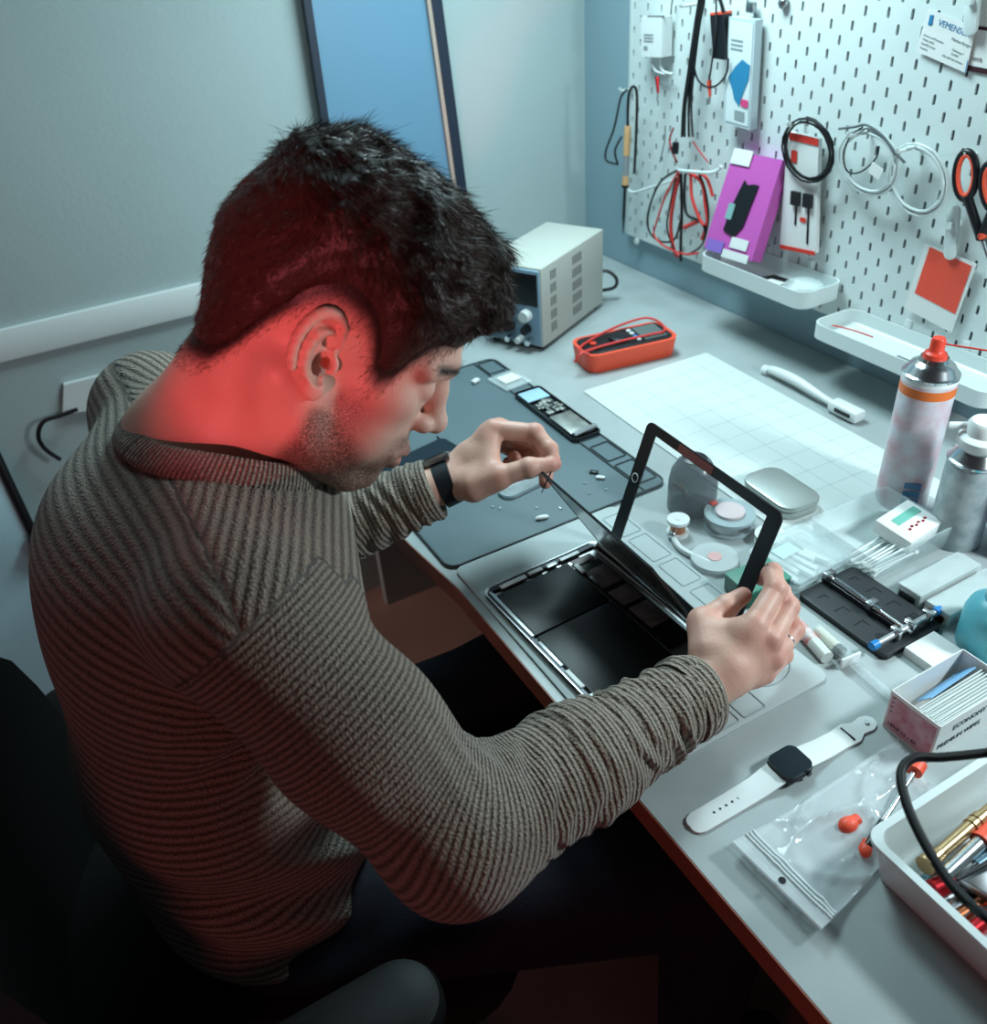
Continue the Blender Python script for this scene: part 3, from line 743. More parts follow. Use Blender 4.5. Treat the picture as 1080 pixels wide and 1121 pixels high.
a, b = RH['ring'][0], RH['ring'][1]; c = Vector((b - a) * .58); d_ = Vector(b - a).normalized(); u_ = d_.orthogonal().normalized(); v_ = d_.cross(u_)
mb = MB(); mb.tube([c + (u_ * math.cos(2 * PI * k / 32) + v_ * math.sin(2 * PI * k / 32)) * .0102 for k in range(32)], .0014, closed=True)
o = obj('band', mb, 'chrome', rg)
# ---- office chair
ch = thing('office_chair', 'black office chair with padded armrest that the man sits on', 'chair', (-1.15, -.25, 0)); CO = Vector((-1.15, -.25, 0))
mb = MB(); mb.prism(rrect(.50, .50, .10, 6, 0, 0), .395, .470, bev=.025); obj('seat', mb, 'blackfab', ch)
mb = MB(); rs = []
for iz in range(9):
    t = iz / 8; z = .44 + t * .42; w = .25 - .03 * (2 * t - 1) ** 2 - .06 * max(0, t - .75) * 4 * .5; xo = -.235 - .05 * t; row = []
    for k in range(25):
        a = (k / 24 * 2 - 1) * w; row.append((xo + .10 * (a / .25) ** 2, a, z))
    back = [(x - .05 * (1 - .2 * abs(y) / w), y, zz) for x, y, zz in reversed(row)]
    rs.append(mb.ring(row + back))
mb.skin(rs); obj('backrest', mb, 'blackfab', ch)
for s in (-1, 1):
    mb = MB(); mb.M = Matrix.Translation((0.0, s * .285, 0)); mb.prism(rrect(.30, .085, .040, 8, -.045, 0), .615 - .02, .615 + .018, bev=.014); arm_o = obj('armrest', mb, 'blacksoft', ch)
    mb = MB(); mb.tube([(-.06, s * .285, .60), (-.05, s * .285, .50), (-.03, s * .27, .42), (-.05, s * .15, .39)], .016, smooth=6); obj('armrest_post', mb, 'black', arm_o)
mb = MB(); mb.cyl((0, 0, .10), (0, 0, .40), .028); obj('gas_lift', mb, 'darkmetal', ch)
for k in range(5):
    a = 2 * PI * k / 5 + .3; e = (.28 * math.cos(a), .28 * math.sin(a), .07); mb = MB(); mb.tube([(0, 0, .11), (e[0] * .5, e[1] * .5, .10), e], lambda t: .024 - .008 * t); fo = obj('foot', mb, 'black', ch)
    mb = MB(); mb.cyl((e[0], e[1] - .02, .03), (e[0], e[1] + .02, .03), .03); obj('castor', mb, 'black', fo)
# ------------------------------------------------------------------ desk
def T(x, y, z=0): return Matrix.Translation((x, y, z))
edge = [(-.826, -.98), (-.826, -.18), (-.838, -.06), (-.842, .10), (-.842, .765)]
desk = thing('desk', 'long grey desk with a thin front edge coloured by red light, standing along the pegboard wall', 'desk', (-.4, -.1, 0)); DO = Vector((-.4, -.1, 0))
poly = [(x + .4, y + .1) for x, y in edge] + [(XW - .002 + .4, .765 + .1), (XW - .002 + .4, -.98 + .1)]
obj('desktop', MB().prism(poly, DZ - .028, DZ), 'desk', desk)
mb = MB(); P = [(x + .4 - .0015, y + .1) for x, y in edge]; a = mb.ring([(x, y, DZ - .028) for x, y in P] + [(x + .002, y, DZ - .028) for x, y in reversed(P)]); b = mb.ring([(x, y, DZ - .0005) for x, y in P] + [(x + .002, y, DZ - .0005) for x, y in reversed(P)])
mb.skin([a, b]); obj('edge_band', mb, 'edge', desk)
for y in (-.93, .70):
    obj('side_panel', MB().box((.05, y + .1, (DZ - .028) / 2), (.60, .025, DZ - .028)), 'desk', desk)

# ---- mats
mk = thing('repair_mat', 'dark grey silicone repair mat with raised compartments, lying under the left hand', 'mat', (-.645, .11, DZ)); z0, z1 = 0, .0035
# local frame: x -.175...+.18, y -.255...+.255
mb = MB(); mb.prism(rrect(.352, .51, .018, 6), 0, .003, bev=.001); obj('base', mb, 'matgrey', mk)
MT['matdark'] = mat('dark_mat_ridge', '#2e383c', .6)
mb = MB(); mb.frame(rrect(.352, .51, .018, 6), rrect(.348, .506, .016, 6), .002, .0048); obj('rim', mb, 'matdark', mk)
mb = MB(); mb.box((.135, 0, .004), (.0022, .506, .0022))
obj('ridge', mb, 'matdark', mk)
for yc, hh in ((-.205, .060), (-.137, .050), (.222, .050)):
    obj('compartment', MB().frame(rrect(.034, hh, .003, 3, .155, yc), rrect(.031, hh - .003, .002, 3, .155, yc), .003, .0050), 'matdark', mk)
ml = thing('tablet_mat', 'light grey silicone mat with shallow cells, lying under the opened tablet', 'mat', (-.690, -.340, DZ))
mb = MB(); mb.prism(rrect(.250, .388, .012, 6), 0, .0035, bev=.001); obj('base', mb, 'matlight', ml)
MT['matlight2'] = mat('light_mat_recess', '#9aa6a8', .5)
for k, (x, y, w, h) in enumerate([(.106, .15, .030, .05), (.106, .09, .030, .055), (.106, .03, .030, .05), (.106, -.03, .03, .05), (-.045, -.172, .030, .034), (-.01, -.172, .030, .034), (.025, -.172, .030, .034), (-.085, -.172, .04, .034)]):
    obj('compartment', MB().frame(rrect(w, h, .003, 3, x, y), rrect(w - .003, h - .003, .002, 3, x, y), .0030, .0043), 'matlight2', ml)
mb = MB(); mb.lathe([(.037, 0), (.037, .0006), (.0365, .001), (.0355, .001), (.035, .0006), (.035, 0)], (.075, -.135, .0034), seg=48); obj('round_recess', mb, 'matlight2', ml)

# ---- opened tablet
TBZ = DZ + .0040
A0 = Vector((-.806, -.208)); W_, H_ = .172, .236        # x across, y along (downwards in y)
tb = thing('tablet', 'opened tablet without its front glass, battery bare and display panel lifted on edge', 'tablet', (A0.x + W_ / 2, A0.y - H_ / 2, TBZ), rz=math.radians(2.0))
mb = MB(); mb.shell(rrect(W_, H_, .010, 6), 0, .0072, .0016, .0010, taper=.003); obj('housing', mb, 'alu', tb)
mb = MB(); mb.frame(rrect(W_ - .0034, H_ - .0034, .009, 6), rrect(W_ - .013, H_ - .017, .005, 6), .0010, .0056); obj('inner_frame', mb, 'darkmetal', tb)
MT['battery'] = mat('battery_black', '#141214', .42, noise=.3, nscale=6)
for (x, y, w, h) in ((-.022, .058, .106, .086), (-.022, -.0435, .106, .112)):
    obj('battery', MB().prism(rrect(w, h, .002, 3, x, y), .0012, .0052, bev=.0008), 'battery', tb)
MT['ghost'] = mat('battery_print', '#2b2829', .6)
mb = MB(); mb.text('Li-ion', .014, T(-.03, -.02, .00523) @ Matrix.Rotation(math.radians(90), 4, 'Z'), .00002); obj('print', mb, 'ghost', tb)
mb = MB(); mb.prism(rrect(.034, .175, .001, 2, .052, 0), .0012, .0038); obj('battery_side', mb, 'battery', tb)
MT['board'] = mat('circuit_board', '#85797a', .5, noise=.5, nscale=90)
mb = MB()
for (x, y, w, h, z) in ((.052, .055, .030, .038, .0044), (.052, .012, .029, .030, .0046), (.053, -.03, .027, .04, .0045), (.05, .095, .03, .012, .005)): mb.box((x, y, z), (w, h, .0016), bev=.0004)
obj('shield_plate', mb, 'board', tb)
k = 0
for (x, y, w, h) in ((-.045, .109, .034, .006), (-.012, .110, .018, .005), (.012, .109, .014, .006), (.040, .110, .026, .005), (-.0785, .06, .004, .08), (-.0785, -.02, .004, .04), (-.0785, -.066, .005, .026), (-.078, -.100, .006, .012), (.005, -.109, .055, .007), (.055, -.108, .012, .005), (.036, .082, .006, .016), (.037, .055, .004, .012)):
    k += 1; obj('connector', MB().box((x, y, .0060), (w * 1.1, h * 1.15, .0022), bev=.0005), 'white' if k in (1, 2, 4, 11, 9, 7) else 'alu', tb)
for (x, y) in ((-.079, .108), (-.079, -.108), (.079, .108)):
    obj('screw', MB().cyl((x, y, .005), (x, y, .0068), .0022, seg=12), 'chrome', tb)
# hinge frame for the two lifted layers
HC = Vector((-.6365, -.212, TBZ + .0085)); HDv = Vector((-.6420, -.448, TBZ + .0085))
def hinge(org, end, deg):
    ex = (end - org).normalized(); o = Vector((1, 0, 0)); o = (o - ex * o.dot(ex)).normalized()
    r = math.radians(deg); ey = o * math.cos(r) + Vector((0, 0, 1)) * math.sin(r); ez = ex.cross(ey)
    m = Matrix((ex, ey, ez)).transposed().to_4x4(); m.translation = org; return m
tinv = (Matrix.Translation(tb.location) @ Matrix.Rotation(math.radians(2.0), 4, 'Z')).inverted()
HL = hinge(HC, HDv, 121)
mb = MB(); mb.M = tinv @ HL; LL, LH_ = .216, .158
mb.prism(rrect(LL, LH_, .003, 3, LL / 2 - .002, LH_ / 2), -.0012, .0010, bev=.0004); dp = obj('display_panel', mb, mat('lcd_back', '#5d6468', .22, metal=.55), tb)
mb = MB(); mb.M = tinv @ HL; mb.frame(rrect(LL, LH_, .003, 3, LL / 2 - .002, LH_ / 2), rrect(LL - .006, LH_ - .006, .001, 3, LL / 2 - .002, LH_ / 2), -.0016, .0013); obj('display_frame', mb, 'black', dp)
mb = MB(); mb.M = tinv @ HL; mb.box((LL * .5, .018, -.002), (.12, .018, .0018)); obj('display_circuit', mb, 'board', dp)
# tool (fine tweezers) held in the left hand
tip = LH['index'][3]
# ---- front glass held upright
HG = hinge(Vector((-.620, -.211, TBZ + .0005)), Vector((-.630, -.447, TBZ + .0005)), 71)
gl = thing('front_glass', 'clear tablet front glass with black bezel, held upright by the right hand', 'tablet glass', HG.translation)
Mi = Matrix.Translation(-HG.translation) @ HG; GL, GH = .236, .172
mb = MB(); mb.M = Mi; mb.prism(rrect(GL - .006, GH - .006, .006, 5, GL / 2, GH / 2), -.0005, .0005); obj('pane', mb, 'glass', gl)
mb = MB(); mb.M = Mi; mb.frame(rrect(GL, GH, .010, 6, GL / 2, GH / 2), rrect(GL - .040, GH - .024, .0015, 6, GL / 2, GH / 2), -.0009, .0009); obj('bezel', mb, 'black', gl)
mb = MB(); mb.M = Mi; mb.lathe([(.0062, -.0013), (.0062, .0013), (.0050, .0016), (.0050, -.0013)], (.0100, GH / 2 + .012, 0), seg=24); obj('home_button', mb, 'white', gl)
mb = MB(); mb.M = Mi; mb.box((GL * .40, GH - .0065, 0), (.062, .0095, .0026)); obj('reflection_strip', mb, mat('red_reflection', '#86504c', .4), gl)  # reddish reflection on the bezel, built as a dull red strip

tw = thing('lifting_tool', 'thin pointed dark metal tool held between left thumb and index finger', 'tool', tuple(tip))
LT = HL @ Vector((.004, LH_ - .002, 0)); mb = MB()
a, b = Vector((0, 0, 0)), LT - Vector(tip)
mb.tube([a - (b - a) * .5, a, a + (b - a) * 1.6 + Vector((0, -.01, -.012))], lambda t: .0018 - .0012 * t, seg=8); obj('shaft', mb, 'darkmetal', tw)

# ---- phones and small parts on the dark mat
def phone(name, label, x, y, w, h, rz, m, m2, th=.007):
    t = thing(name, label, 'phone', (x, y, DZ + .003), rz)
    obj('body', MB().prism(rrect(w, h, .009, 6), .0003, th, bev=.0015), m, t); obj('screen', MB().prism(rrect(w - .006, h - .006, .007, 6), th, th + .0005), m2, t); return t
phone('phone', 'black phone lying face up on the dark mat by the man\'s chin', -.742, .105, .068, .138, math.radians(-80), 'black', mat('screen_glass', '#1c2226', .12))
t = thing('silver_phone', 'rounded silver phone frame on the dark mat beneath the left hand', 'phone', (-.642, -.035, DZ + .003), math.radians(8))
obj('frame', MB().frame(rrect(.085, .032, .014, 8), rrect(.079, .026, .011, 8), .0003, .006), 'chrome', t); obj('back', MB().prism(rrect(.079, .026, .011, 8), .0003, .003), 'steel', t)
t = thing('opened_phone', 'opened phone with bare circuit board and silver battery in the mat compartment', 'phone', (-.492, .115, DZ + .003), math.radians(-1))
obj('chassis', MB().shell(rrect(.052, .19, .008, 5), .0003, .0075, .0018, .001), 'darkmetal', t)
MT['metalplate'] = mat('scratched_plate', '#c4c5c0', .35, metal=.7, noise=.4, nscale=60)
obj('battery', MB().box((.002, -.045, .0045), (.040, .072, .004), bev=.001), 'metalplate', t)
mb = MB(); rr = random.Random(3)
for i in range(34): mb.box((rr.uniform(-.018, .02), rr.uniform(0, .045), .0045 + rr.uniform(0, .003)), (rr.uniform(.003, .010), rr.uniform(.003, .010), .003), rz=rr.choice((0, .3)), bev=.0004)
obj('circuit_board', mb, 'metalplate', t)
obj('display', MB().box((.0, .070, .006), (.042, .036, .002), bev=.0005), mat('pale_blue_part', '#a9cbe0', .25), t)
obj('speaker_bar', MB().cyl((-.021, -.086, .010), (.023, -.080, .010), .0045, seg=16), 'steel', t)
t = thing('parts_bag', 'small clear bag with white label at the far end of the dark mat', 'bag', (-.493, .262, DZ + .004), .1)
obj('bag', MB().box((0, 0, .0022), (.055, .06, .004), bev=.0015), 'film', t); obj('label', MB().box((.002, .004, .0048), (.034, .028, .0006)), 'card', t)
solo('white_clip', MB().box((0, 0, .003), (.016, .010, .006), bev=.002), 'white', 'small white plastic clip beside the clear bag on the dark mat', 'part', (-.543, .295, DZ + .004), .4)
solo('cable_stub', MB().tube([(-.02, 0, .002), (-.005, .004, .0025), (.012, -.002, .002), (.022, .004, .002)], .0014, smooth=5), 'black', 'short black cable piece on the dark mat in front of the nose', 'cable', tuple(D(478, 487, DZ + .003)), .9)
solo('plastic_shard', MB().sphere((0, 0, .0028), .010, 12, (1, .42, .28)), 'white', 'white oval plastic shard on the dark mat just beyond the tablet', 'part', tuple(D(593, 568, DZ + .0034)), -.25)
MT['screwm'] = MT['chrome']
sc0 = None
lab = {0: 'tiny silver screw on the dark mat, nearest to the held tool', }
for i, (x, y) in enumerate([(539, 555), (547, 557), (587, 556), (614, 557), (640, 529), (645, 540), (663, 536), (628, 557)]):
    mb = MB(); mb.cyl((0, 0, 0), (0, 0, .0010), .0020, seg=10); mb.cyl((0, 0, .001), (.003, 0, .0012), .0008, seg=8) if i % 2 else None
    solo('tiny_screw', mb, 'chrome' if i % 2 else 'steel', 'tiny loose screw lying on the dark mat around the white shard and the silver connector', 'screw', tuple(D(x, y, DZ + .0034)), i * .7, group='loose screws on the dark mat')
for i, (x, y, m_, lb) in enumerate([(657, 524, 'white', 'small white connector on the dark mat beside the ridge'), (650, 518, 'black', 'small black flex piece on the dark mat, left of the white connector')]):
    solo('flex_connector', MB().box((0, 0, .002), (.013, .006, .004), bev=.001), m_, lb, 'part', tuple(D(x, y, DZ + .0034)), -.8)

# ---- power supply
ps = thing('power_supply', 'beige bench power supply with blue grey front panel at the far end of the desk', 'power supply', (-.377, .335, DZ), math.radians(27.5))
L_, Wd, Hh = .24, .128, .150; o = .008
obj('case', MB().box((L_ / 2, Wd / 2, o + Hh / 2), (L_, Wd, Hh), bev=.003), 'psu', ps)
obj('front_panel', MB().box((-.002, Wd / 2, o + Hh / 2), (.006, Wd - .006, Hh - .008), bev=.0015), 'psufront', ps)
dsp = obj('display_window', MB().box((-.0055, Wd / 2, o + .110), (.003, Wd - .012, .060), bev=.0008), 'black', ps)
MT['vent'] = mat('vent_grey', '#777a76', .6)
for cx, n0 in ((.045, 3), (.135, 5)):
    for r in range(5):
        mb = MB()
        for c in range(n0): mb.box((cx + (c - n0 / 2) * .0075, -.0003, o + .028 + r * .025), (.0035, .0012, .017))
        obj('vent', mb, 'vent', ps)
for (y, z, r) in ((.030, .062, .012), (.030, .035, .009), (.065, .062, .009), (.065, .035, .009), (.098, .062, .009)):
    obj('knob', MB().cyl((-.005, y, o + z), (-.020, y, o + z), r, r * .85, 20), 'white' if r > .01 else 'black', ps)
for y in (.022, .044, .066): obj('terminal', MB().cyl((-.005, y, o + .014), (-.022, y, o + .014), .0065, .0055, 16), 'chrome' if y != .044 else 'white', ps)
for (x, y) in ((.015, .015), (.015, Wd - .015), (L_ - .015, .015), (L_ - .015, Wd - .015)): obj('foot', MB().cyl((x, y, 0), (x, y, o), .008, seg=14), 'black', ps)
solo('mains_cable', MB().tube([(-.165, .475, DZ + .062), (-.140, .466, DZ + .062), (-.124, .456, DZ + .045), (-.132, .455, DZ + .028), (-.165, .478, DZ + .022)], .0035, smooth=8), 'black', 'black mains cable looping out behind the power supply', 'cable')

# ---- multimeter
dm = thing('multimeter', 'orange and black multimeter lying face up with its red lead wrapped over it', 'multimeter', (-.272, .228, DZ), math.radians(-9.5))
obj('holster', MB().shell(rrect(.180, .086, .022, 8), 0, .036, .006, .006, taper=.004), 'orange', dm)
obj('body', MB().prism(rrect(.166, .073, .016, 8), .007, .038, bev=.003), 'black', dm)
obj('screen', MB().prism(rrect(.045, .055, .003, 3, .050, 0), .038, .0395), mat('lcd_grey', '#5f6a6a', .2), dm)
obj('dial', MB().lathe([(.018, 0), (.018, .005), (.014, .007), (0, .007)], (-.012, 0, .038)), 'darkmetal', dm)
for i, (x, y) in enumerate([(.018, -.02), (.018, -.007), (.018, .007), (.018, .02)]): obj('button', MB().box((x, y, .0395), (.008, .008, .003), bev=.001), 'blue' if i == 1 else 'white', dm)
for i, (x, y) in enumerate([(-.062, -.018), (-.062, 0), (-.062, .018)]): obj('socket', MB().cyl((x, y, .037), (x, y, .041), .006, seg=14), 'red' if i == 1 else 'black', dm)
solo('test_lead', MB().tube([tuple(D(x, y, DZ + z)) for x, y, z in [(645, 388, .040), (634, 384, .043), (640, 376, .043), (665, 362, .044), (690, 352, .044), (708, 348, .043), (722, 353, .043), (727, 362, .043), (712, 366, .043), (685, 372, .042), (655, 380, .042), (636, 387, .042), (629, 396, .028)]], .0022, smooth=8), 'redrub', 'red test lead lying over the orange multimeter', 'test lead')

# ---- white sheet with grid, white handled tool
wm = thing('cutting_mat', 'large white cutting mat with faint grid on the middle of the desk', 'mat', (-.287, -.125, DZ), math.radians(-2))
obj('sheet', MB().prism(rrect(.262, .56, .004, 3), 0, .0022, bev=.0006), 'matwhite', wm)
mb = MB()
for i in range(1, 6): mb.box((-.131 + i * .262 / 6, 0, .0023), (.0006, .545, .0001))
for i in range(1, 13): mb.box((0, -.28 + i * .56 / 13, .0023), (.25, .0006, .0001))
obj('grid_line', mb, mat('grid_line', '#a4b6b6', .8), wm)
wt2 = thing('plastic_spatula', 'white plastic handled tool lying between the cutting mat and the wall', 'tool', (-.125, -.08, DZ))
mb = MB(); pts = [(.004, .105, .010), (.003, .085, .014), (.002, .04, .016), (-.002, -.01, .014), (-.004, -.045, .012)]
mb.tube(pts, lambda t: .0055 + .003 * math.sin(PI * min(1, t * 1.2)), smooth=6, seg=12); obj('handle', mb, 'white', wt2)
obj('head', MB().box((-.003, -.072, .011), (.024, .056, .018), bev=.004), 'white', wt2); obj('slot', MB().box((-.016, -.075, .012), (.003, .030, .006), bev=.001), 'black', wt2)
obj('end_knob', MB().cyl((.004, .112, .006), (.004, .100, .008), .009, seg=16), 'white', wt2)

# ---- things behind the glass
dj = thing('domed_jar', 'smoky dark domed jar with pale bits inside, seen through the front glass', 'jar', (-.478, -.205, DZ))
MT['smoke'] = mat('smoked_plastic', '#4a525a', .25, alpha=.72)
mb = MB(); mb.lathe([(0, 0), (.031, 0), (.033, .003), (.033, .040), (.030, .058), (.022, .072), (.010, .079), (0, .080)], seg=36); obj('shell', mb, 'smoke', dj)
mb = MB(); mb.lathe([(0, .079), (.004, .079), (.016, .0765), (.0165, .0775), (.004, .0815), (0, .0815)], seg=24); obj('top_disc', mb, 'black', dj)
mb = MB()
for i in range(9): mb.sphere((-.024 + .004 * rr.random(), -.012 + .003 * i, .035 + .006 * rr.random()), .0035, 8)
obj('contents', mb, mat('pale_bits', '#d8b8a0', .6), dj)
def spool(name, label, x, y, r, h, mflange, mcore, core):
    t = thing(name, label, 'spool', (x, y, DZ)); fl = h * .18
    for z in (0, h - fl): obj('flange', MB().lathe([(r * .25, 0), (r, 0), (r, fl), (r * .25, fl)], (0, 0, z), seg=32), mflange, t)
    obj('wire', MB().lathe([(0, 0), (core, 0), (core, h - 2 * fl), (0, h - 2 * fl)], (0, 0, fl), seg=32), mcore, t)
    obj('hub', MB().lathe([(r * .26, 0), (r * .3, 0), (r * .3, h + .0006), (r * .26, h + .0006)], seg=24), mflange, t); return t
spool('copper_spool', 'small white spool wound with copper wire beside the domed jar', -.533, -.243, .0145, .024, 'white', 'copper', .010)
t = spool('solder_reel', 'wide grey white solder reel with pink label behind the front glass', -.468, -.268, .033, .022, mat('reel_grey', '#9fb0b4', .4), 'steel', .029)
obj('label', MB().lathe([(0, .0222), (.019, .0222), (.019, .026), (.014, .0275), (0, .0275)], seg=32), mat('pinkish_label', '#d8c4c6', .5), t)
obj('red_tab', MB().box((-.004, .028, .021), (.010, .010, .006), bev=.001), 'red', t)
t = spool('wick_reel', 'small white round reel right of the solder reel, half behind the bezel', -.448, -.322, .0195, .012, 'white', 'steel', .012)
t = thing('clear_reel', 'flat translucent round reel with pink centre, nearest to the tablet', 'reel', (-.533, -.315, DZ))
obj('disc', MB().lathe([(0, 0), (.029, 0), (.030, .002), (.030, .006), (.029, .008), (0, .008)], seg=40), mat('frosted', '#d3dcdc', .4, alpha=.7), t)
obj('label', MB().lathe([(0, .0082), (.009, .0082), (.009, .0088), (0, .0088)], seg=24), mat('pink_dot', '#d9a9a6', .5), t)
t = thing('swab_stick', 'slim white handle with a silver tip beside the clear reel', 'tool', (-.552, -.268, DZ))
obj('handle', MB().tube([(.008, -.050, .0045), (-.002, -.010, .0045), (.004, .014, .0045)], .0040, smooth=6), 'white', t); obj('tip', MB().sphere((.006, .020, .006), .0060, 12), 'chrome', t)
gb = thing('green_box', 'small dark green plastic box behind the right hand', 'box', (-.530, -.385, DZ), math.radians(-4))
obj('body', MB().box((0, 0, .011), (.062, .044, .022), bev=.002), 'green', gb); obj('lid', MB().box((0, 0, .0235), (.063, .045, .003), bev=.001), mat('green_top', '#4f8a78', .45), gb); obj('slot', MB().box((.010, -.006, .0253), (.022, .008, .001)), 'black', gb)
tn = thing('metal_tin', 'rounded grey metal tin with lid on the cutting mat', 'tin', (-.372, -.262, DZ + .0022), math.radians(-3))
MT['tin'] = mat('tin_metal', '#a9aeab', .38, metal=.65)
obj('body', MB().prism(rrect(.062, .098, .020, 8), 0, .011, bev=.0015), 'tin', tn); obj('lid', MB().prism(rrect(.0645, .1005, .021, 8), .0115, .020, bev=.003), 'tin', tn)
# clear closed case
cs = thing('clear_case', 'flat clear plastic case with white parts and latches behind the right hand', 'case', (-.455, -.378, DZ), math.radians(3))
obj('base', MB().shell(rrect(.092, .078, .006, 4), 0, .012, .0016, .0014, taper=.002), 'clear', cs); obj('lid', MB().prism(rrect(.096, .082, .006, 4), .0195, .0215, bev=.0006), 'clear', cs)
obj('lid_wall', MB().frame(rrect(.096, .082, .006, 4), rrect(.0935, .0795, .005, 4), .0122, .0195), 'clear', cs)
mb = MB()
for i in range(6): mb.box((-.030 + .011 * i, .010 * math.sin(i * 2), .006), (.008, .05 - .003 * i, .006), rz=.05 * i, bev=.001)
obj('contents', mb, 'white', cs)
mb = MB(); mb.box((-.012, .012, .0219), (.030, .020, .0004)); obj('label', mb, mat('pale_print', '#b9d2d6', .5), cs)
for y in (-.02, .02): obj('latch', MB().box((-.049, y, .013), (.004, .012, .012), bev=.001), 'clear', cs)
# open clear box with swabs and a white pack
ob = thing('clear_box', 'open clear plastic box in front of the spray can, holding swabs and a white pack', 'box', (-.345, -.402, DZ), math.radians(-2))
obj('tray', MB().shell(rrect(.132, .106, .006, 4), .0022, .036, .0018, .0016, taper=.003), 'clear', ob)
for i in range(9):
    a = rr.uniform(-.12, .12); y = -.046 + .0085 * (i % 6); z = .009 + .0065 * (i // 6)
    x0 = -.030
    mb = MB(); mb.cyl((x0 - .027, y, z), (x0 + .034, y + a * .03, z + .002), .0014, seg=8); mb.sphere((x0 - .029, y, z), .003, 8, (1.6, 1, 1)); mb.sphere((x0 + .036, y + a * .03, z + .002), .003, 8, (1.6, 1, 1))
    solo('cotton_swab', mb, 'white', 'white cotton swab lying in the open clear box', 'swab', (-.345, -.402, DZ), 0, group='cotton swabs in the open clear box')
wp = thing('white_pack', 'white card pack with green stripe leaning in the open clear box', 'pack', (-.315, -.418, DZ + .026), .05)
obj('pack', MB().box((0, 0, 0), (.060, .052, .020), bev=.001, rot=Euler((.10, -.1, 0)).to_matrix()), 'card', wp)
mb = MB(); R_ = Euler((.10, -.1, 0)).to_matrix().to_4x4(); mb.M = R_; mb.box((.004, .008, .0103), (.042, .012, .0004)); obj('stripe', mb, mat('green_stripe', '#6fb3a4', .5), wp)
mb = MB(); mb.M = R_
for i in range(6): mb.box((-.012 + .006 * i, -.010 + .002 * (i % 2), .0103), (.004, .003, .0004))
obj('print', mb, 'redmetal', wp)

# ---- spray cans
def can(name, label, x, y, r, h, mlabel, band, cap):
    t = thing(name, label, 'spray can', (x, y, DZ + .0022 if name == 'spray_can' else DZ))
    obj('body', MB().lathe([(0, 0), (r * .97, 0), (r, .003), (r, h - .012), (r * .97, h - .009)], seg=40), mlabel, t)
    obj('dome', MB().lathe([(r * .97, h - .012), (r * 1.03, h - .010), (r * 1.03, h - .007), (r * .93, h - .005), (r * .80, h + .003), (r * .55, h + .008), (r * .50, h + .013), (r * .44, h + .013), (0, h + .010)], seg=40), 'chrome', t)
    if band: obj('band', MB().lathe([(r * 1.004, h - .032), (r * 1.004, h - .020)], seg=40).skin([]) if False else MB().cyl((0, 0, h - .032), (0, 0, h - .020), r * 1.006, seg=40), band, t)
    return t
MT['can1'] = mat('pink_printed_label', '#c79fa8', .35, noise=.0, nscale=30, color2='#cfd3da', coat=.2)
MT['can2'] = mat('grey_printed_label', '#8f9ca0', .4, nscale=45, color2='#b9c3c4')
c1 = can('spray_can', 'tall pinkish white spray can with orange band and red nozzle', -.243, -.352, .0325, .196, 'can1', mat('orange_band', '#e0702c', .4), None)
obj('top_band', MB().cyl((0, 0, .180), (0, 0, .1865), .0327, seg=40), 'white', c1)
mb = MB(); mb.lathe([(0, .205), (.0135, .205), (.0145, .208), (.0130, .214), (.0100, .216), (.0085, .218), (.0085, .230), (.0070, .233), (0, .233)], seg=28); obj('nozzle', mb, 'red', c1)
obj('straw', MB().tube([(.004, -.006, .226), (.03, -.10, .236), (.06, -.20, .246)], .0012, seg=8), 'redrub', c1)
mb = MB(); mb.M = Matrix.Rotation(math.radians(-142), 4, 'Z'); 
for i in range(3): mb.box((.0322, .008, .018 + i * .012), (.0012, .020, .009))
obj('blue_print', mb, mat('blue_print', '#4d7aa0', .5), c1)
c2 = can('spray_bottle', 'shorter grey spray can with white spray cap', -.258, -.445, .0310, .128, 'can2', None, None)
mb = MB(); mb.lathe([(.0, .136), (.024, .136), (.026, .139), (.026, .148), (.022, .152), (.019, .153), (.019, .166), (.016, .170), (0, .170)], seg=32); obj('cap', mb, 'white', c2)
obj('spout', MB().tube([(-.006, .012, .160), (-.022, .030, .157)], .0045, seg=12), 'white', c2)
c3 = can('lilac_can', 'lilac spray can at the right picture edge', -.222, -.505, .0310, .125, mat('lilac_label', '#8e92c0', .4, color2='#b4b6d6', nscale=30), None, None)

# ---- circuit board holder
ph = thing('board_holder', 'black circuit board holder with silver rod and blue end caps', 'holder', (-.454, -.484, DZ))
MT['blackplate'] = mat('black_plate', '#2a2d30', .5)
obj('plate', MB().prism(rrect(.092, .126, .007, 5), .003, .008, bev=.001), 'blackplate', ph); obj('underplate', MB().prism(rrect(.092, .126, .007, 5), 0, .0028), 'black', ph)
MT['groove'] = mat('groove', '#0a0b0c', .7)
for (x, y) in ((-.028, .040), (-.028, .012), (-.028, -.016), (-.030, -.044), (.026, .044), (.027, .016), (.027, -.012), (.028, -.038)):
    mb = MB(); s_ = .010 if abs(y) < .04 else .007
    mb.box((x, y + s_ / 2, .0081), (s_ * 1.4, .0014, .0004)); mb.box((x + s_ * .7, y, .0081), (.0014, s_, .0004)); obj('groove', mb, 'groove', ph)
obj('rail', MB().box((-.002, .005, .0118), (.011, .118, .007), bev=.001), 'black', ph)
mb = MB(); prof = []
for i in range(40): prof += [(.0030, i * .0017), (.0042, i * .0017 + .0008)]
mb.lathe(prof, (-.002, .050, .0165), axis=(0, -1, 0), seg=14); obj('spring', mb, 'chrome', ph)
obj('rod', MB().cyl((-.002, .062, .0165), (-.002, -.058, .0165), .0026, seg=14), 'chrome', ph)
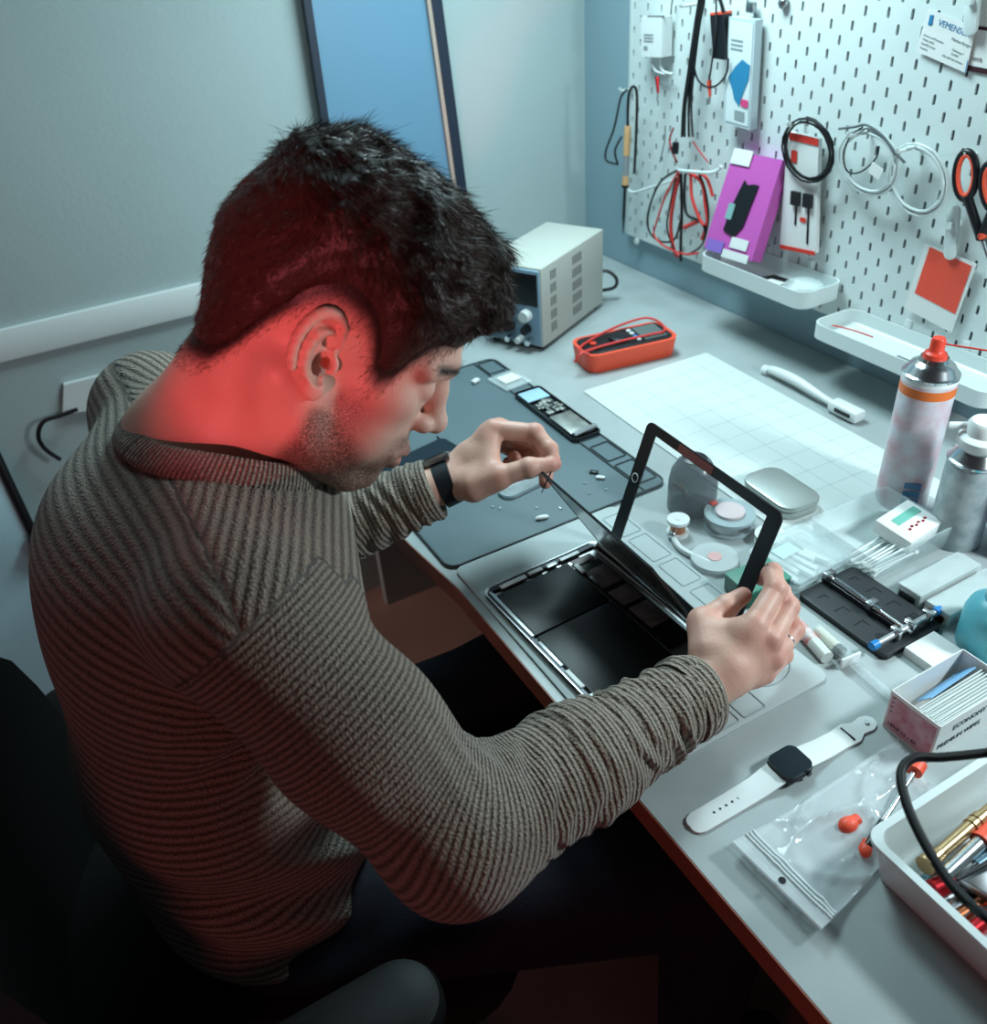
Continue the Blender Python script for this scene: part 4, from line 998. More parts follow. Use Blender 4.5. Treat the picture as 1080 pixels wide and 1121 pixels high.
for y in (.058, -.004): obj('clamp', MB().box((-.002, y, .0185), (.014, .008, .009), bev=.001), 'steel', ph)
obj('cross_bar', MB().cyl((-.050, -.050, .0165), (.050, -.050, .0165), .0036, seg=14), 'alu', ph)
for x in (-.016, .006, .034): obj('clamp', MB().box((x, -.050, .0175), (.007, .013, .012), bev=.001), 'chrome', ph)
for s in (-1, 1): obj('end_cap', MB().cyl((s * .045, -.050, .0165), (s * .054, -.050, .0165), .0050, seg=18), 'blue', ph)

# ---- two wrapped metal modules
MT['modtop'] = mat('module_silver', '#b4bcb8', .35, metal=.4, noise=.15, nscale=50)
for y, lb, h in ((-.4955, 'clear wrapped silver battery module behind the board holder, next to the open clear box', .020), (-.5335, 'clear wrapped silver battery module right beside the teal bottle', .020)):
    t = thing('battery_module', lb, 'battery', (-.352, y, DZ))
    obj('cell', MB().box((0, 0, h / 2), (.100, .030, h), bev=.002), 'modtop', t); obj('wrap', MB().box((0, 0, h / 2 + .0006), (.106, .033, h + .001), bev=.003), 'film', t)
    obj('terminal', MB().box((-.0515, 0, .009), (.003, .022, .010)), 'copper' if y < -.5 else 'steel', t); obj('side_film', MB().box((.0, -.0158, .008), (.09, .0008, .011)), mat('dark_wrap', '#5a4a48', .4), t)

# ---- teal bottle
bt = thing('teal_bottle', 'translucent teal bottle with domed chrome cap at the right picture edge', 'bottle', (-.388, -.592, DZ))
obj('body', MB().lathe([(0, 0), (.033, 0), (.036, .004), (.036, .045), (.033, .055), (.022, .063), (.017, .066), (0, .066)], seg=36), 'tealliq', bt)
obj('cap', MB().lathe([(.019, .064), (.0205, .066), (.0205, .078), (.0185, .080), (.0185, .083), (.016, .092), (.008, .098), (0, .099)], seg=32), 'chrome', bt)
solo('flat_carton', MB().box((0, 0, .006), (.046, .055, .012), bev=.0008), 'card', 'flat white carton between the board holder and the teal bottle', 'box', (-.452, -.578, DZ))

# ---- open cardboard box with paper strips
cb = thing('card_box', 'open white card box with red lit end and navy lettering, full of paper strips', 'box', (-.519, -.633, DZ)); bw, bd, bh = .102, .054, .050
for (c, s_) in (((-.051, 0, bh / 2), (.0009, bd, bh)), ((.051, 0, bh / 2), (.0009, bd, bh)), ((0, .027, bh / 2), (bw, .0009, bh)), ((0, -.027, bh / 2), (bw, .0009, bh)), ((0, 0, .0006), (bw, bd, .0011))):
    obj('wall', MB().box(c, s_), 'card', cb)
obj('red_lit_end', MB().box((-.0517, 0, .024), (.0005, .050, .042)), mat('red_lit_end', '#b4697a', .5, color2='#c9a6b0', nscale=60), cb)  # red light on this end put into a mottled pink panel
mb = MB(); Rx = Matrix.Rotation(PI / 2, 4, 'X'); mb.text('ECONOMY PACK', .0095, T(-.030, -.0277, .032) @ Rx); mb.text('PREMIUM WIPES', .0085, T(-.046, -.0277, .015) @ Rx)
obj('lettering', mb, mat('navy_ink', '#1c3040', .6), cb)
mb = MB(); mb.text('LENS 12 - 60', .006, T(-.0521, .022, .008) @ Matrix.Rotation(-PI / 2, 4, 'Z') @ Rx)
for i in range(4): mb.box((-.0521, .022, .044 - i * .006), (.0004, .0015, .0015))
obj('small_print', mb, mat('maroon_ink', '#4a1c28', .6), cb)
for i in range(12):
    z = .040 + .0009 * i; mb = MB(); mb.box((.002, -.022 + i * .0021, .022 + (i % 3) * .0015), (.092, .0009, .038), rz=.01 * (i % 3 - 1), rot=(Euler((0, 0, .012 * (i % 3 - 1))).to_matrix()))
    solo('paper_strip', mb, 'matwhite', 'thin white paper sachet standing in the open card box', 'sachet', (-.519, -.633, DZ + .001), group='paper sachets standing in the card box')
mb = MB(); mb.box((.012, .012, .032), (.070, .0009, .020), rot=Euler((.7, 0, .05)).to_matrix()); solo('blue_sachet', mb, mat('blue_edge', '#7fb4dd', .4), 'sachet with blue edge leaning over the others in the card box', 'sachet', (-.519, -.633, DZ + .004))

# ---- glue tube and syringe
tu = thing('glue_tube', 'clear tube with blue cap and red white label beside the board holder', 'tube', tuple(D(880, 690, DZ)) , 0)
a, b = D(862, 672, DZ + .008), D(898, 712, DZ + .008); c = (a + b) / 2; tu.location = (c.x, c.y, DZ); dv = (b - a).normalized(); Lh = (b - a).length / 2
def ax3(d): d = Vector(d).normalized(); y = Vector((0, 0, 1)).cross(d); return Matrix((d, y, Vector((0, 0, 1)))).transposed().to_4x4()
mb = MB(); mb.cyl(dv * -Lh + Vector((0, 0, .008)), dv * (Lh + .012) + Vector((0, 0, .008)), .0075, seg=24); obj('barrel', mb, mat('milky', '#cfd6d0', .3), tu)
mb = MB(); mb.cyl(dv * -(Lh + .010) + Vector((0, 0, .008)), dv * -(Lh - .004) + Vector((0, 0, .008)), .0062, seg=20); obj('cap', mb, 'blue', tu)
mb = MB(); mb.cyl(dv * -.012 + Vector((0, 0, .008)), dv * .018 + Vector((0, 0, .008)), .0077, seg=24); lb = obj('label', mb, mat('red_white_label', '#d8d6d4', .5, color2='#c8453e', nscale=70), tu)
sy = thing('syringe', 'clear syringe with dark plunger lying between the glue tube and the card box', 'syringe', (0, 0, 0))
a, b = D(893, 690, DZ + .008), D(985, 772, DZ + .006); sy.location = (a.x, a.y, DZ); a0 = Vector((a.x, a.y, DZ)); dv = (b - a); Ls = dv.length; dv.normalize(); up_ = Vector((0, 0, .0085))
mb = MB(); mb.cyl(up_, up_ + dv * Ls * .42, .0080, seg=24); obj('barrel', mb, 'clear', sy)
mb = MB(); mb.cyl(up_ + dv * .002, up_ + dv * Ls * .26, .0068, seg=20); obj('contents', mb, mat('cream_paste', '#d9d6c4', .5), sy)
mb = MB(); mb.cyl(up_ + dv * Ls * .27, up_ + dv * Ls * .33, .0070, seg=20); obj('plunger_seal', mb, 'black', sy)
mb = MB(); mb.cyl(up_ + dv * Ls * .33, up_ + dv * Ls, .0045, seg=16); mb.cyl(up_ + dv * Ls, up_ + dv * (Ls + .002), .0078, seg=20); obj('plunger', mb, 'clear', sy)
mb = MB(); mb.box((0, 0, 0), (.003, .026, .014), rot=(ax3(dv).to_3x3()), bev=.001); mb.bm.transform(Matrix.Translation(up_ + dv * Ls * .43)); obj('flange', mb, 'white', sy)

# ---- smart watch
sw_ = thing('smart_watch', 'square black smart watch with open white sport strap at the desk edge', 'watch', (-.687, -.597, DZ))
def strap(pts, hole=None):
    mb = MB(); n = len(pts); rings = []
    for x, w, z in pts: rings.append(mb.ring([(x, -w, z), (x, w, z), (x, w, z + .0024), (x, 0, z + .0031), (x, -w, z + .0024)]))
    mb.skin(rings); return mb
W1 = [(-.120, .003, .0), (-.119, .0065, .0), (-.116, .0095, 0), (-.110, .0112, 0), (-.07, .0114, 0), (-.040, .0118, .001), (-.022, .0125, .005), (-.017, .0125, .006)]
W2 = [(.017, .0125, .006), (.022, .0125, .005), (.045, .0118, .001), (.065, .0112, 0), (.078, .0125, 0), (.083, .0125, 0), (.092, .0080, 0), (.097, .0085, 0), (.104, .0095, 0), (.111, .0070, 0), (.114, .003, 0)]
obj('strap', strap(W1), 'white', sw_); obj('strap', strap(W2), 'white', sw_)
for i in range(7): obj('strap_hole', MB().cyl((-.092 + i * .0072, 0, .0029), (-.092 + i * .0072, 0, .0033), .0013, seg=10), 'black', sw_)
obj('strap_slot', MB().box((.078, 0, .0031), (.0022, .018, .0006), bev=.0002), 'black', sw_); obj('pin', MB().cyl((.104, 0, .0028), (.104, 0, .0048), .0024, seg=14), 'chrome', sw_)
obj('case', MB().prism(rrect(.036, .033, .009, 6), .003, .0115, bev=.003), 'darkmetal', sw_); obj('screen', MB().prism(rrect(.034, .031, .008, 6), .0105, .0135, bev=.0016), mat('watch_glass', '#20262b', .08), sw_)
obj('crown', MB().cyl((.008, -.0160, .0075), (.008, -.0178, .0075), .0028, seg=16), 'darkmetal', sw_)

# ---- zip bag with orange bits
zb = thing('zip_bag', 'crumpled clear zip bag with orange bits lying half behind the white tool tray', 'bag', (-.70, -.68, DZ))
crn = [Vector((-.792, -.634)), Vector((-.786, -.730)), Vector((-.575, -.628)), Vector((-.600, -.694))]
mb = MB(); nu, nv = 44, 26; rows = {}
def bagpt(u, v, side):
    l = crn[0].lerp(crn[1], v); r = crn[2].lerp(crn[3], v); 
    p = l.lerp(r, u)
    if v > .5: p.y += .012 * (v - .5) * 2 * math.sin(PI * min(1, u * 1.3)) * 0
    puff = math.sin(PI * v) ** .5 * math.sin(PI * min(1, max(0, (u - .12) / .88))) ** .6 if u > .12 else 0
    rg = lambda a, p: (1 - abs(math.sin(a))) ** p
    w = .0055 * rg(u * 7 + v * 3.4 + .6 * math.sin(v * 5), 5) + .0042 * rg(u * 10 - v * 4.2 + .8 * math.sin(u * 7), 6) + .0036 * rg(v * 6.5 + u * 1.5 + math.sin(u * 6), 7) - .003
    curl = .010 * max(0, 1 - u / .22) + .002
    z = curl + (.008 * puff + (w if 0 < v < 1 else 0) * min(1, u * 4) + .0035 if side else .0006)
    return Vector((p.x + .70, p.y + .68, max(z, .0012)))
top_r = [mb.ring([bagpt(i / nu, j / nv, 1) for j in range(nv + 1)] + [bagpt(i / nu, j / nv, 0) - Vector((0, 0, .0006)) for j in range(nv, -1, -1)]) for i in range(nu + 1)]
mb.skin(top_r); obj('bag', mb, mat('bag_film', '#e2e8ea', .08, alpha=.40, bump=.0016, bscale=38), zb, angle=60)
for u in (.075, .095, .115):
    obj('zip_seam', MB().tube([bagpt(u, j / 20, 1) + Vector((0, 0, .0012)) for j in range(21)], .0011, seg=6), mat('seam_white', '#dfe5e6', .3), zb)
p = bagpt(.035, .52, 1); obj('hang_hole', MB().cyl(p + Vector((0, 0, .0006)), p + Vector((0, 0, .0014)), .0032, seg=16), 'black', zb)
for i, (x, y, lb, r) in enumerate([(928, 903, 'orange rubber bit in the zip bag, the largest', .0085), (947, 930, 'small orange rubber bit in the zip bag beside the tray corner', .0065)]):
    q = D(x, y, DZ + .010); mb = MB(); mb.sphere((0, 0, 0), r, 14, (1.2, .9, .8)); mb.cyl((0, 0, 0), (r * 1.4, 0, 0), r * .6, seg=12)
    solo('rubber_bit', mb, 'orange', lb, 'part', tuple(q), .6 * i)
a, b = D(950, 925, DZ + .012), D(1000, 845, DZ + .016); st_ = thing('orange_screwdriver', 'thin steel screwdriver with orange handle end inside the zip bag', 'screwdriver', tuple(a)); mb = MB(); mb.cyl((0, 0, 0), b - a, .0028, seg=12); obj('shaft', mb, 'chrome', st_)
mb = MB(); mb.cyl(b - a, (b - a) * 1.12, .0075, seg=16); obj('handle', mb, 'orange', st_); mb = MB(); mb.cyl((b - a) * -.02, (b - a) * .3, .0036, seg=12); obj('collar', mb, 'black', st_)

# ---- white tool tray
tt = thing('tool_tray', 'white plastic tray full of small tools at the lower right corner', 'tray', (-.600, -.805, DZ)); tx, ty = .224, .200
obj('tray', MB().shell(rrect(tx, ty, .014, 6), 0, .050, .003, .002, lip=.004, taper=.007), 'whitemetal', tt)
def tool(name, label, cat, x0, y0, x1, y1, z, segs, zb=None):
    """segs: list of (t0,t1,r0,r1,material,part name)"""
    a = D(x0, y0, z); b = D(x1, y1, z if zb is None else zb); t = thing(name, label, cat, tuple(a)); d = b - a
    for t0, t1, r0, r1, m, pn in segs:
        mb = MB(); mb.cyl(d * t0, d * t1, r0, r1, 18); obj(pn, mb, m, t)
    return t
zt = DZ + .016
tool('brass_screwdriver', 'brass precision screwdriver with round head, topmost in the tool tray', 'screwdriver', 1012, 948, 1100, 872, DZ + .030, [(0, .035, .0085, .0085, 'brass', 'head'), (.035, .10, .0050, .0062, 'brass', 'neck'), (.10, .17, .0066, .0060, 'brass', 'grip'), (.17, .55, .0052, .0058, 'brass', 'shaft'), (.55, .60, .0070, .0070, 'brass', 'collar'), (.62, .67, .0070, .0070, 'brass', 'collar'), (.60, 1, .0060, .0050, 'brass', 'handle')])
tool('grey_driver', 'grey screwdriver with orange grip beside the brass one', 'screwdriver', 1034, 958, 1095, 902, DZ + .028, [(0, .62, .0058, .0066, 'steel', 'shaft'), (.62, 1, .0090, .0090, 'orange', 'grip')])
tool('blue_driver', 'slim blue grey screwdriver between the orange grip and the black tweezers', 'screwdriver', 1052, 960, 1105, 922, DZ + .024, [(0, .3, .0020, .0045, 'chrome', 'shaft'), (.3, 1, .0055, .0055, mat('blue_steel', '#56707e', .35, metal=.6), 'handle')])
tool('black_tweezers', 'black tweezers lying across the tool tray', 'tweezers', 1048, 963, 1108, 930, DZ + .034, [(0, 1, .0012, .0040, 'black', 'arm')])
tool('red_driver', 'red anodised screwdriver with silver rings in the tool tray', 'screwdriver', 1020, 975, 1066, 950, DZ + .018, [(0, .30, .0085, .0085, 'redmetal', 'cap'), (.30, .36, .0075, .0075, 'chrome', 'ring'), (.36, .42, .0080, .0080, 'redmetal', 'collar'), (.42, .47, .0075, .0075, 'chrome', 'ring'), (.47, 1, .0070, .0060, 'redmetal', 'handle')])
tool('teal_driver', 'short dark teal screwdriver under the brass head', 'screwdriver', 1006, 968, 1035, 950, DZ + .012, [(0, 1, .0050, .0050, mat('teal_steel', '#4f7078', .35, metal=.6), 'handle')])
tool('silver_driver', 'silver screwdriver lying between the red and the copper one', 'screwdriver', 1030, 988, 1072, 965, DZ + .012, [(0, .12, .0060, .0060, 'chrome', 'cap'), (.12, .5, .0050, .0050, 'steel', 'handle'), (.5, 1, .0062, .0062, 'steel', 'grip')])
tool('pale_driver', 'thin pale steel driver beside the copper one', 'screwdriver', 1040, 997, 1078, 975, DZ + .010, [(0, 1, .0045, .0045, 'chrome', 'handle')])
tool('copper_driver', 'copper coloured screwdriver near the front wall of the tool tray', 'screwdriver', 1046, 1006, 1090, 978, DZ + .014, [(0, 1, .0055, .0055, 'copper', 'handle')])
tool('crimson_driver', 'crimson screwdriver with pale rings near the picture edge', 'screwdriver', 1063, 1020, 1100, 992, DZ + .018, [(0, .3, .0065, .0065, 'redmetal', 'cap'), (.3, .34, .0068, .0068, 'chrome', 'ring'), (.4, .44, .0068, .0068, 'chrome', 'ring'), (.34, 1, .0062, .0062, 'redmetal', 'handle')])
tool('last_driver', 'blue grey driver partly hidden in the front corner of the tool tray', 'screwdriver', 1072, 1034, 1100, 1016, DZ + .014, [(0, 1, .0058, .0058, 'steel', 'handle')])
solo('metal_bracket', MB().box((0, 0, 0), (.040, .030, .010), bev=.002), 'steel', 'square silver metal piece below the black tweezers in the tool tray', 'part', tuple(D(1072, 955, DZ + .022)), .3)
solo('thin_wire', MB().tube([D(x, y, DZ + .026) for x, y in [(1085, 993), (1062, 998), (1052, 1012), (1060, 1028), (1080, 1036)]], .0008, smooth=8), 'black', 'thin black wire loop over the crimson screwdriver', 'cable')
solo('power_cable', MB().tube([tuple(D(1230, 800, DZ + .004))] + [tuple(at(x, y, d)) for x, y, d in [(1130, 815, .80), (1080, 824, .79), (1030, 829, .775), (1000, 830, .765), (986, 846, .755), (992, 880, .74), (1010, 920, .725), (1035, 960, .71), (1062, 990, .695), (1095, 1015, .685)]] + [tuple(D(1135, 1040, DZ + .010))], .0036, smooth=10, seg=12), 'blacksoft', 'thick black cable curving over the corner of the tool tray', 'cable')
# ------------------------------------------------------------------ pegboard
def B(x, y, X=-.006): return on(x, y, 0, X)
ZB, YL = .822, .589
pg = thing('pegboard', 'large white metal pegboard with rows of upright slots above the desk', 'pegboard', (0, .1, 1.2))
mb = MB(); off_ = Vector((0, -.1, -1.2)); u0, u1, v0, v1 = -29, 23, -22, 16
def slot(n=3):
    w, h = .0025, .0072; P = []
    for k in range(n * 2): a = PI * k / (n * 2 - 1); P.append((w * math.cos(a), h - w + w * math.sin(a)))
    for k in range(n * 2): a = PI + PI * k / (n * 2 - 1); P.append((w * math.cos(a), -h + w + w * math.sin(a)))
    return P
SL_ = slot(); NS = len(SL_); bm = mb.bm
for u in range(u0, u1):
    for v in range(v0, v1):
        y, z = -u * .02, 1.281 + v * .02; c = Vector((0, y, z)) + off_; q = .01
        cs_ = [c + Vector((0, a * q, b * q)) for a, b in ((1, 1), (-1, 1), (-1, -1), (1, -1))]
        if (u + v) % 2: bm.faces.new([bm.verts.new(p) for p in cs_]); continue
        inn = [bm.verts.new(c + Vector((0, p[0], p[1]))) for p in SL_]; back = [bm.verts.new(c + Vector((.004, p[0], p[1]))) for p in SL_]
        o4 = [bm.verts.new(p) for p in cs_]   # order: (+y,+z),(-y,+z),(-y,-z),(+y,-z)
        h = NS // 2; qn = h // 2
        idx = [0, h - 1, h, NS - 1]
        # top arc indices 0..h-1 from +y to -y ; bottom arc h..NS-1 from -y to +y
        bm.faces.new([o4[0]] + [inn[i] for i in range(0, h)] + [o4[1]]); bm.faces.new([o4[1], inn[h - 1], inn[h], o4[2]])
        bm.faces.new([o4[2]] + [inn[i] for i in range(h, NS)] + [o4[3]]); bm.faces.new([o4[3], inn[NS - 1], inn[0], o4[0]])
        for i in range(NS): bm.faces.new((inn[i], back[i], back[(i + 1) % NS], inn[(i + 1) % NS]))
bmesh.ops.remove_doubles(bm, verts=bm.verts, dist=.00002)
me = bpy.data.meshes.new('panel'); bm.to_mesh(me); bm.free(); me.materials.append(MT['whitemetal']); po = bpy.data.objects.new('panel', me); COL.objects.link(po); po.parent = pg
mb = MB(); y0_, y1_ = -u0 * .02 + .01, -(u1 - 1) * .02 - .01; z0_, z1_ = 1.281 + v0 * .02 - .01, 1.281 + (v1 - 1) * .02 + .01
for (c, s_) in (((.007, y0_ + .0015, (z0_ + z1_) / 2), (.014, .003, z1_ - z0_)), ((.007, (y0_ + y1_) / 2, z0_ - .0015), (.014, y0_ - y1_, .003))): mb.box(Vector(c) + off_, s_)
mb.box(Vector((.001, y0_ - .001, (z0_ + z1_) / 2)) + off_, (.003, .012, z1_ - z0_ - .0), bev=.001)
obj('edge', mb, 'whitemetal', pg)
def slab(pts, th, name, m, parent=None, rel=Vector((0, 0, 0))):
    P = [Vector(p) - rel for p in pts]; n = (P[1] - P[0]).cross(P[2] - P[0]).normalized()
    if n.x > 0: n = -n
    mb = MB(); a = mb.ring(P); b = mb.ring([p + n * th for p in P]); mb.skin([a, b]); return obj(name, mb, m, parent)
def lerp2(q, u, v):  # quad TL,TR,BR,BL
    return q[0].lerp(q[1], u).lerp(q[3].lerp(q[2], u), v)
def sub(q, u0, v0, u1, v1, dx=0): r = [lerp2(q, u0, v0), lerp2(q, u1, v0), lerp2(q, u1, v1), lerp2(q, u0, v1)]; return [p + Vector((-dx, 0, 0)) for p in r]
def btube(name, pts, r, m, label, cat, X=-.02, group=None, sm=8):
    P = [B(p[0], p[1], p[2] if len(p) > 2 else X) for p in pts]; o = P[0].copy()
    return solo(name, MB().tube([p - o for p in P], r, smooth=sm), m, label, cat, tuple(o), group=group)
# trays
for nm, y0, y1, z0, z1, lb in (('l', .250, -.006, .866, .896, 'upper white pegboard tray holding the purple box'), ('r', -.028, -.345, .832, .858, 'lower white pegboard tray at the right, nearly empty')):
    t = thing('shelf_tray', lb, 'tray', (-.048, (y0 + y1) / 2, z0)); obj('tray', MB().shell(rrect(.094, y0 - y1, .022, 6), 0, z1 - z0, .0022, .002), 'whitemetal', t)
    for y in (.05, -.05): obj('hook', MB().box((.048, y, z1 - z0 + .006), (.004, .012, .016), bev=.001), 'whitemetal', t)
# purple box
q = [B(803, 172, -.024), B(856, 183, -.024), B(822, 293, -.074), B(770, 277, -.074)]
o_ = q[3].copy(); pb = thing('purple_box', 'purple retail box with black gadget picture leaning in the upper tray', 'box', tuple(o_))
nn = Vector((-.93, 0, -.25)).normalized() * 0
slab([p + Vector((.022, 0, .004)) for p in q], .024, 'carton', 'purple', pb, o_)
gq = lambda a, b, c, d, dx=.0062: sub(q, a, b, c, d, dx)
obj('black_shape', (lambda mb: mb.skin([mb.ring([p - o_ for p in [lerp2(q, u, v) + Vector((-.0060, 0, 0)) for u, v in ((.42, .18), (.50, .22), (.62, .20), (.72, .20), (.66, .62), (.54, .74), (.30, .70), (.34, .40))]]), mb.ring([p - o_ for p in [lerp2(q, u, v) + Vector((-.0078, 0, 0)) for u, v in ((.42, .18), (.50, .22), (.62, .20), (.72, .20), (.66, .62), (.54, .74), (.30, .70), (.34, .40))]])]))(MB()), 'black', pb)
slab(gq(.27, .42, .40, .58, .0085), .0006, 'picture_detail', mat('teal_pic', '#7fa9a8', .4), pb, o_)
slab(gq(.02, -.10, .42, .05), .0015, 'white_tab', 'card', pb, o_); slab(gq(.52, .74, .86, .85), .0012, 'white_label', 'card', pb, o_); slab(gq(.42, .88, .94, .965), .0012, 'white_label', 'card', pb, o_)
slab(gq(.06, .82, .40, .94), .0012, 'violet_label', mat('violet', '#8a6ac0', .5), pb, o_)
# leaflet hanging box with cable coil
q = [B(866, 143, -.012), B(900, 151, -.012), B(896, 276, -.014), B(857, 268, -.014)]; o_ = q[0].copy()
lf = thing('cable_package', 'slim white card package with red print hanging behind the black cable coil', 'package', tuple(o_))
slab(q, .008, 'card', 'card', lf, o_); MT['redink'] = mat('red_ink', '#d8382c', .5)
slab(sub(q, .02, .985, 1.0, 1.02, .0085), .001, 'red_edge', 'redink', lf, o_); slab(sub(q, .08, .0, 1.0, .06, .0085), .001, 'red_edge', 'redink', lf, o_)
slab(sub(q, .18, .14, .36, .24, .009), .0006, 'red_mark', 'redink', lf, o_); slab(sub(q, .55, .70, .72, .74, .009), .0006, 'red_mark', 'redink', lf, o_)
for u in (.42, .78):
    slab(sub(q, u - .12, .48, u + .12, .60, .0085), .006, 'plug', 'black', lf, o_); slab(sub(q, u - .025, .60, u + .025, .93 if u > .5 else .78, .0085), .001, 'printed_wire', 'black', lf, o_)
def coil(name, cx, cy, rx, ry, turns, r, m, label, X=-.026, jit=2.0, seed=1, a0=-90, tail=None):
    R_ = random.Random(seed); P = []
    for k in range(turns * 20 + 1):
        a = math.radians(a0 + k * 18); j = R_.uniform(-1, 1) * jit * .25 + jit * 1.3 * math.sin(k / 20 * 2.4 + seed)
        P.append(B(cx + (rx + j) * math.cos(a) + ry * .04 * math.sin(a), cy + (ry + j) * math.sin(a) + .12 * rx * math.cos(a), X - .0018 * (k // 20)))
    if tail: P += [B(x, y, X) for x, y in tail]
    o = P[0].copy(); return solo(name, MB().tube([p - o for p in P], r, seg=8), m, label, 'cable', tuple(o))
coil('black_cable', 884, 164, 26, 33, 4, .0017, 'black', 'black cable coiled in an oval on the white card package', seed=2)
MT['cablewhite'] = mat('white_cable', '#c3cccb', .35)
coil('white_cable', 951, 178, 31, 34, 4, .0022, 'cablewhite', 'white cable coil on the pegboard with grey cable looped through', seed=3)
coil('white_cable', 1004, 197, 31, 37, 3, .0023, 'cablewhite', 'white cable coil on the pegboard, the one nearer to the scissors', seed=5)
btube('grey_cable', [(918, 141), (935, 139), (948, 137), (965, 148), (978, 165), (990, 178)], .0018, mat('grey_cable', '#5a6064', .5), 'dark grey cable across the top of the left white coil', 'cable', -.034)
btube('grey_cable', [(944, 139), (930, 150), (923, 172), (928, 188), (942, 188), (958, 174), (962, 160)], .0012, MT['grey_cable'] if 'grey_cable' in MT else 'darkmetal', 'thin grey wire looping inside the left white coil', 'cable', -.036)
c0 = B(958, 187, -.040); solo('paper_tag', MB().box((0, 0, 0), (.001, .022, .016), rot=Euler((.35, 0, 0)).to_matrix()), 'card', 'small blank white paper tag on the left white coil', 'tag', tuple(c0))
# hooks
def hook(x, y, lb, L=.035):
    c = B(x, y, 0); solo('peg_hook', MB().tube([(.003, 0, 0), (-.010, 0, 0), (-L, 0, 0), (-L - .003, 0, .006)], .0025, smooth=4), 'whitemetal', lb, 'hook', tuple(c))
hook(881, 133, 'white peg hook holding the black cable coil'); hook(953, 143, 'white peg hook holding the left white cable coil', .045); hook(1007, 160, 'white peg hook holding the white coil by the scissors', .045)
hook(693, 97, 'white peg hook holding the soldering iron cable', .03); hook(771, 3, 'white peg hook at the top holding the long black cables', .05); hook(1068, 168, 'white peg hook holding the scissors', .02)
t = thing('clip_knob', 'small round grey hook knob at the top of the pegboard', 'hook', tuple(B(857, 3, -.006)))
obj('knob', MB().sphere((0, 0, 0), .009, 16, (.8, 1, 1)), 'steel', t)
# card clips
def clip(xa, ya, xb, yb, w, lb):
    a, b = B(xa, ya, -.012), B(xb, yb, -.012); o = a.copy(); t = thing('card_clip', lb, 'clip', tuple(o)); d = (b - a); L = d.length; d.normalize(); s = Vector((-1, 0, 0)).cross(d)
    mb = MB(); mb.M = Matrix((s, d, s.cross(d))).transposed().to_4x4(); mb.prism(rrect(w, L + w, w / 2, 8, 0, L / 2), -.003, .003, bev=.001); obj('clip', mb, 'whitemetal', t)
    mb = MB(); mb.M = Matrix((s, d, s.cross(d))).transposed().to_4x4(); mb.prism(rrect(w * .5, w * .5, w * .2, 4, 0, L * .3), -.010, .012); obj('peg', mb, 'whitemetal', t)
clip(1044, 232, 1040, 277, .0185, 'white rounded clip holding the red photo card'); clip(1066, -12, 1062, 30, .019, 'white rounded clip at the top holding the business cards')
q = [B(1013, 266, -.008), B(1069, 289, -.008), B(1041, 364, -.008), B(990, 337, -.008)]; o_ = q[0].copy()
pc = thing('photo_card', 'white instant photo card with plain red picture, tilted under a clip', 'card', tuple(o_)); slab(q, .0008, 'card', 'card', pc, o_)
q2 = [B(1017.4, 270.3, -.009), B(1063.5, 291.3, -.009), B(1045.2, 343.9, -.009), B(1001, 320.7, -.009)]; slab(q2, .0004, 'red_square', mat('red_square', '#e8503c', .5), pc, o_)
q = [B(1016, 9, -.0055), B(1068, 30, -.0055), B(1057, 80, -.0055), B(1003, 56, -.0055)]; o_ = q[0].copy()
bc = thing('business_card', 'tilted white business card with blue logo and grey text at the top right', 'card', tuple(o_)); slab(q, .0006, 'card', 'card', bc, o_)
def ctext(q, u, v, txt, size, m, parent, o_, nm='print'):
    e = (q[1] - q[0]).normalized(); n = Vector((-1, 0, 0)); up = n.cross(e); up = -up if up.z < 0 else up
    if e.cross(up).x > 0: pass
    mb = MB(); p = lerp2(q, u, v) + Vector((-.0009, 0, 0)) - o_; M = Matrix((e, up, e.cross(up))).transposed().to_4x4(); M.translation = p; mb.text(txt, size, M, .0001); obj(nm, mb, m, parent)
MT['inkblue'] = mat('ink_blue', '#2a78a8', .5); MT['inkgrey'] = mat('ink_grey', '#8a9698', .6)
ctext(q, .27, .26, 'VEMENSUR', .0105, 'inkblue', bc, o_, 'logo_text'); ctext(q, .60, .45, 'Markus Borger', .0052, 'inkgrey', bc, o_)
for i, (u, v, s) in enumerate([(.05, .60, 'Service und Reparatur'), (.05, .70, 'Telefon 0251'), (.05, .80, 'Fax 0252 Mobil'), (.05, .90, 'Postfach'), (.66, .66, 'Hafenweg 4'), (.66, .75, 'D-4815'), (.50, .86, 'info mail web adresse')]): ctext(q, u, v, s, .0038, 'inkgrey', bc, o_)
mb = MB(); p = lerp2(q, .12, .20) + Vector((-.001, 0, 0)) - o_; mb.box(p, (.0006, .006, .010)); mb.sphere(p + Vector((0, 0, -.005)), .004, 10, (.1, 1, .6)); obj('logo', mb, 'inkblue', bc)
slab(sub(q, .985, .72, 1.0, 1.0, .0008), .0004, 'blue_edge', 'inkblue', bc, o_)
q = [B(1060, -6, -.002), B(1130, 4, -.002), B(1120, 88, -.002), B(1048, 70, -.002)]; o_ = q[0].copy()
b2 = thing('paper_card', 'white card with dark red stripes behind the business card at the right edge', 'card', tuple(o_)); slab(q, .0006, 'card', 'card', b2, o_)
MT['maroon'] = mat('maroon_stripe', '#3a1420', .5)
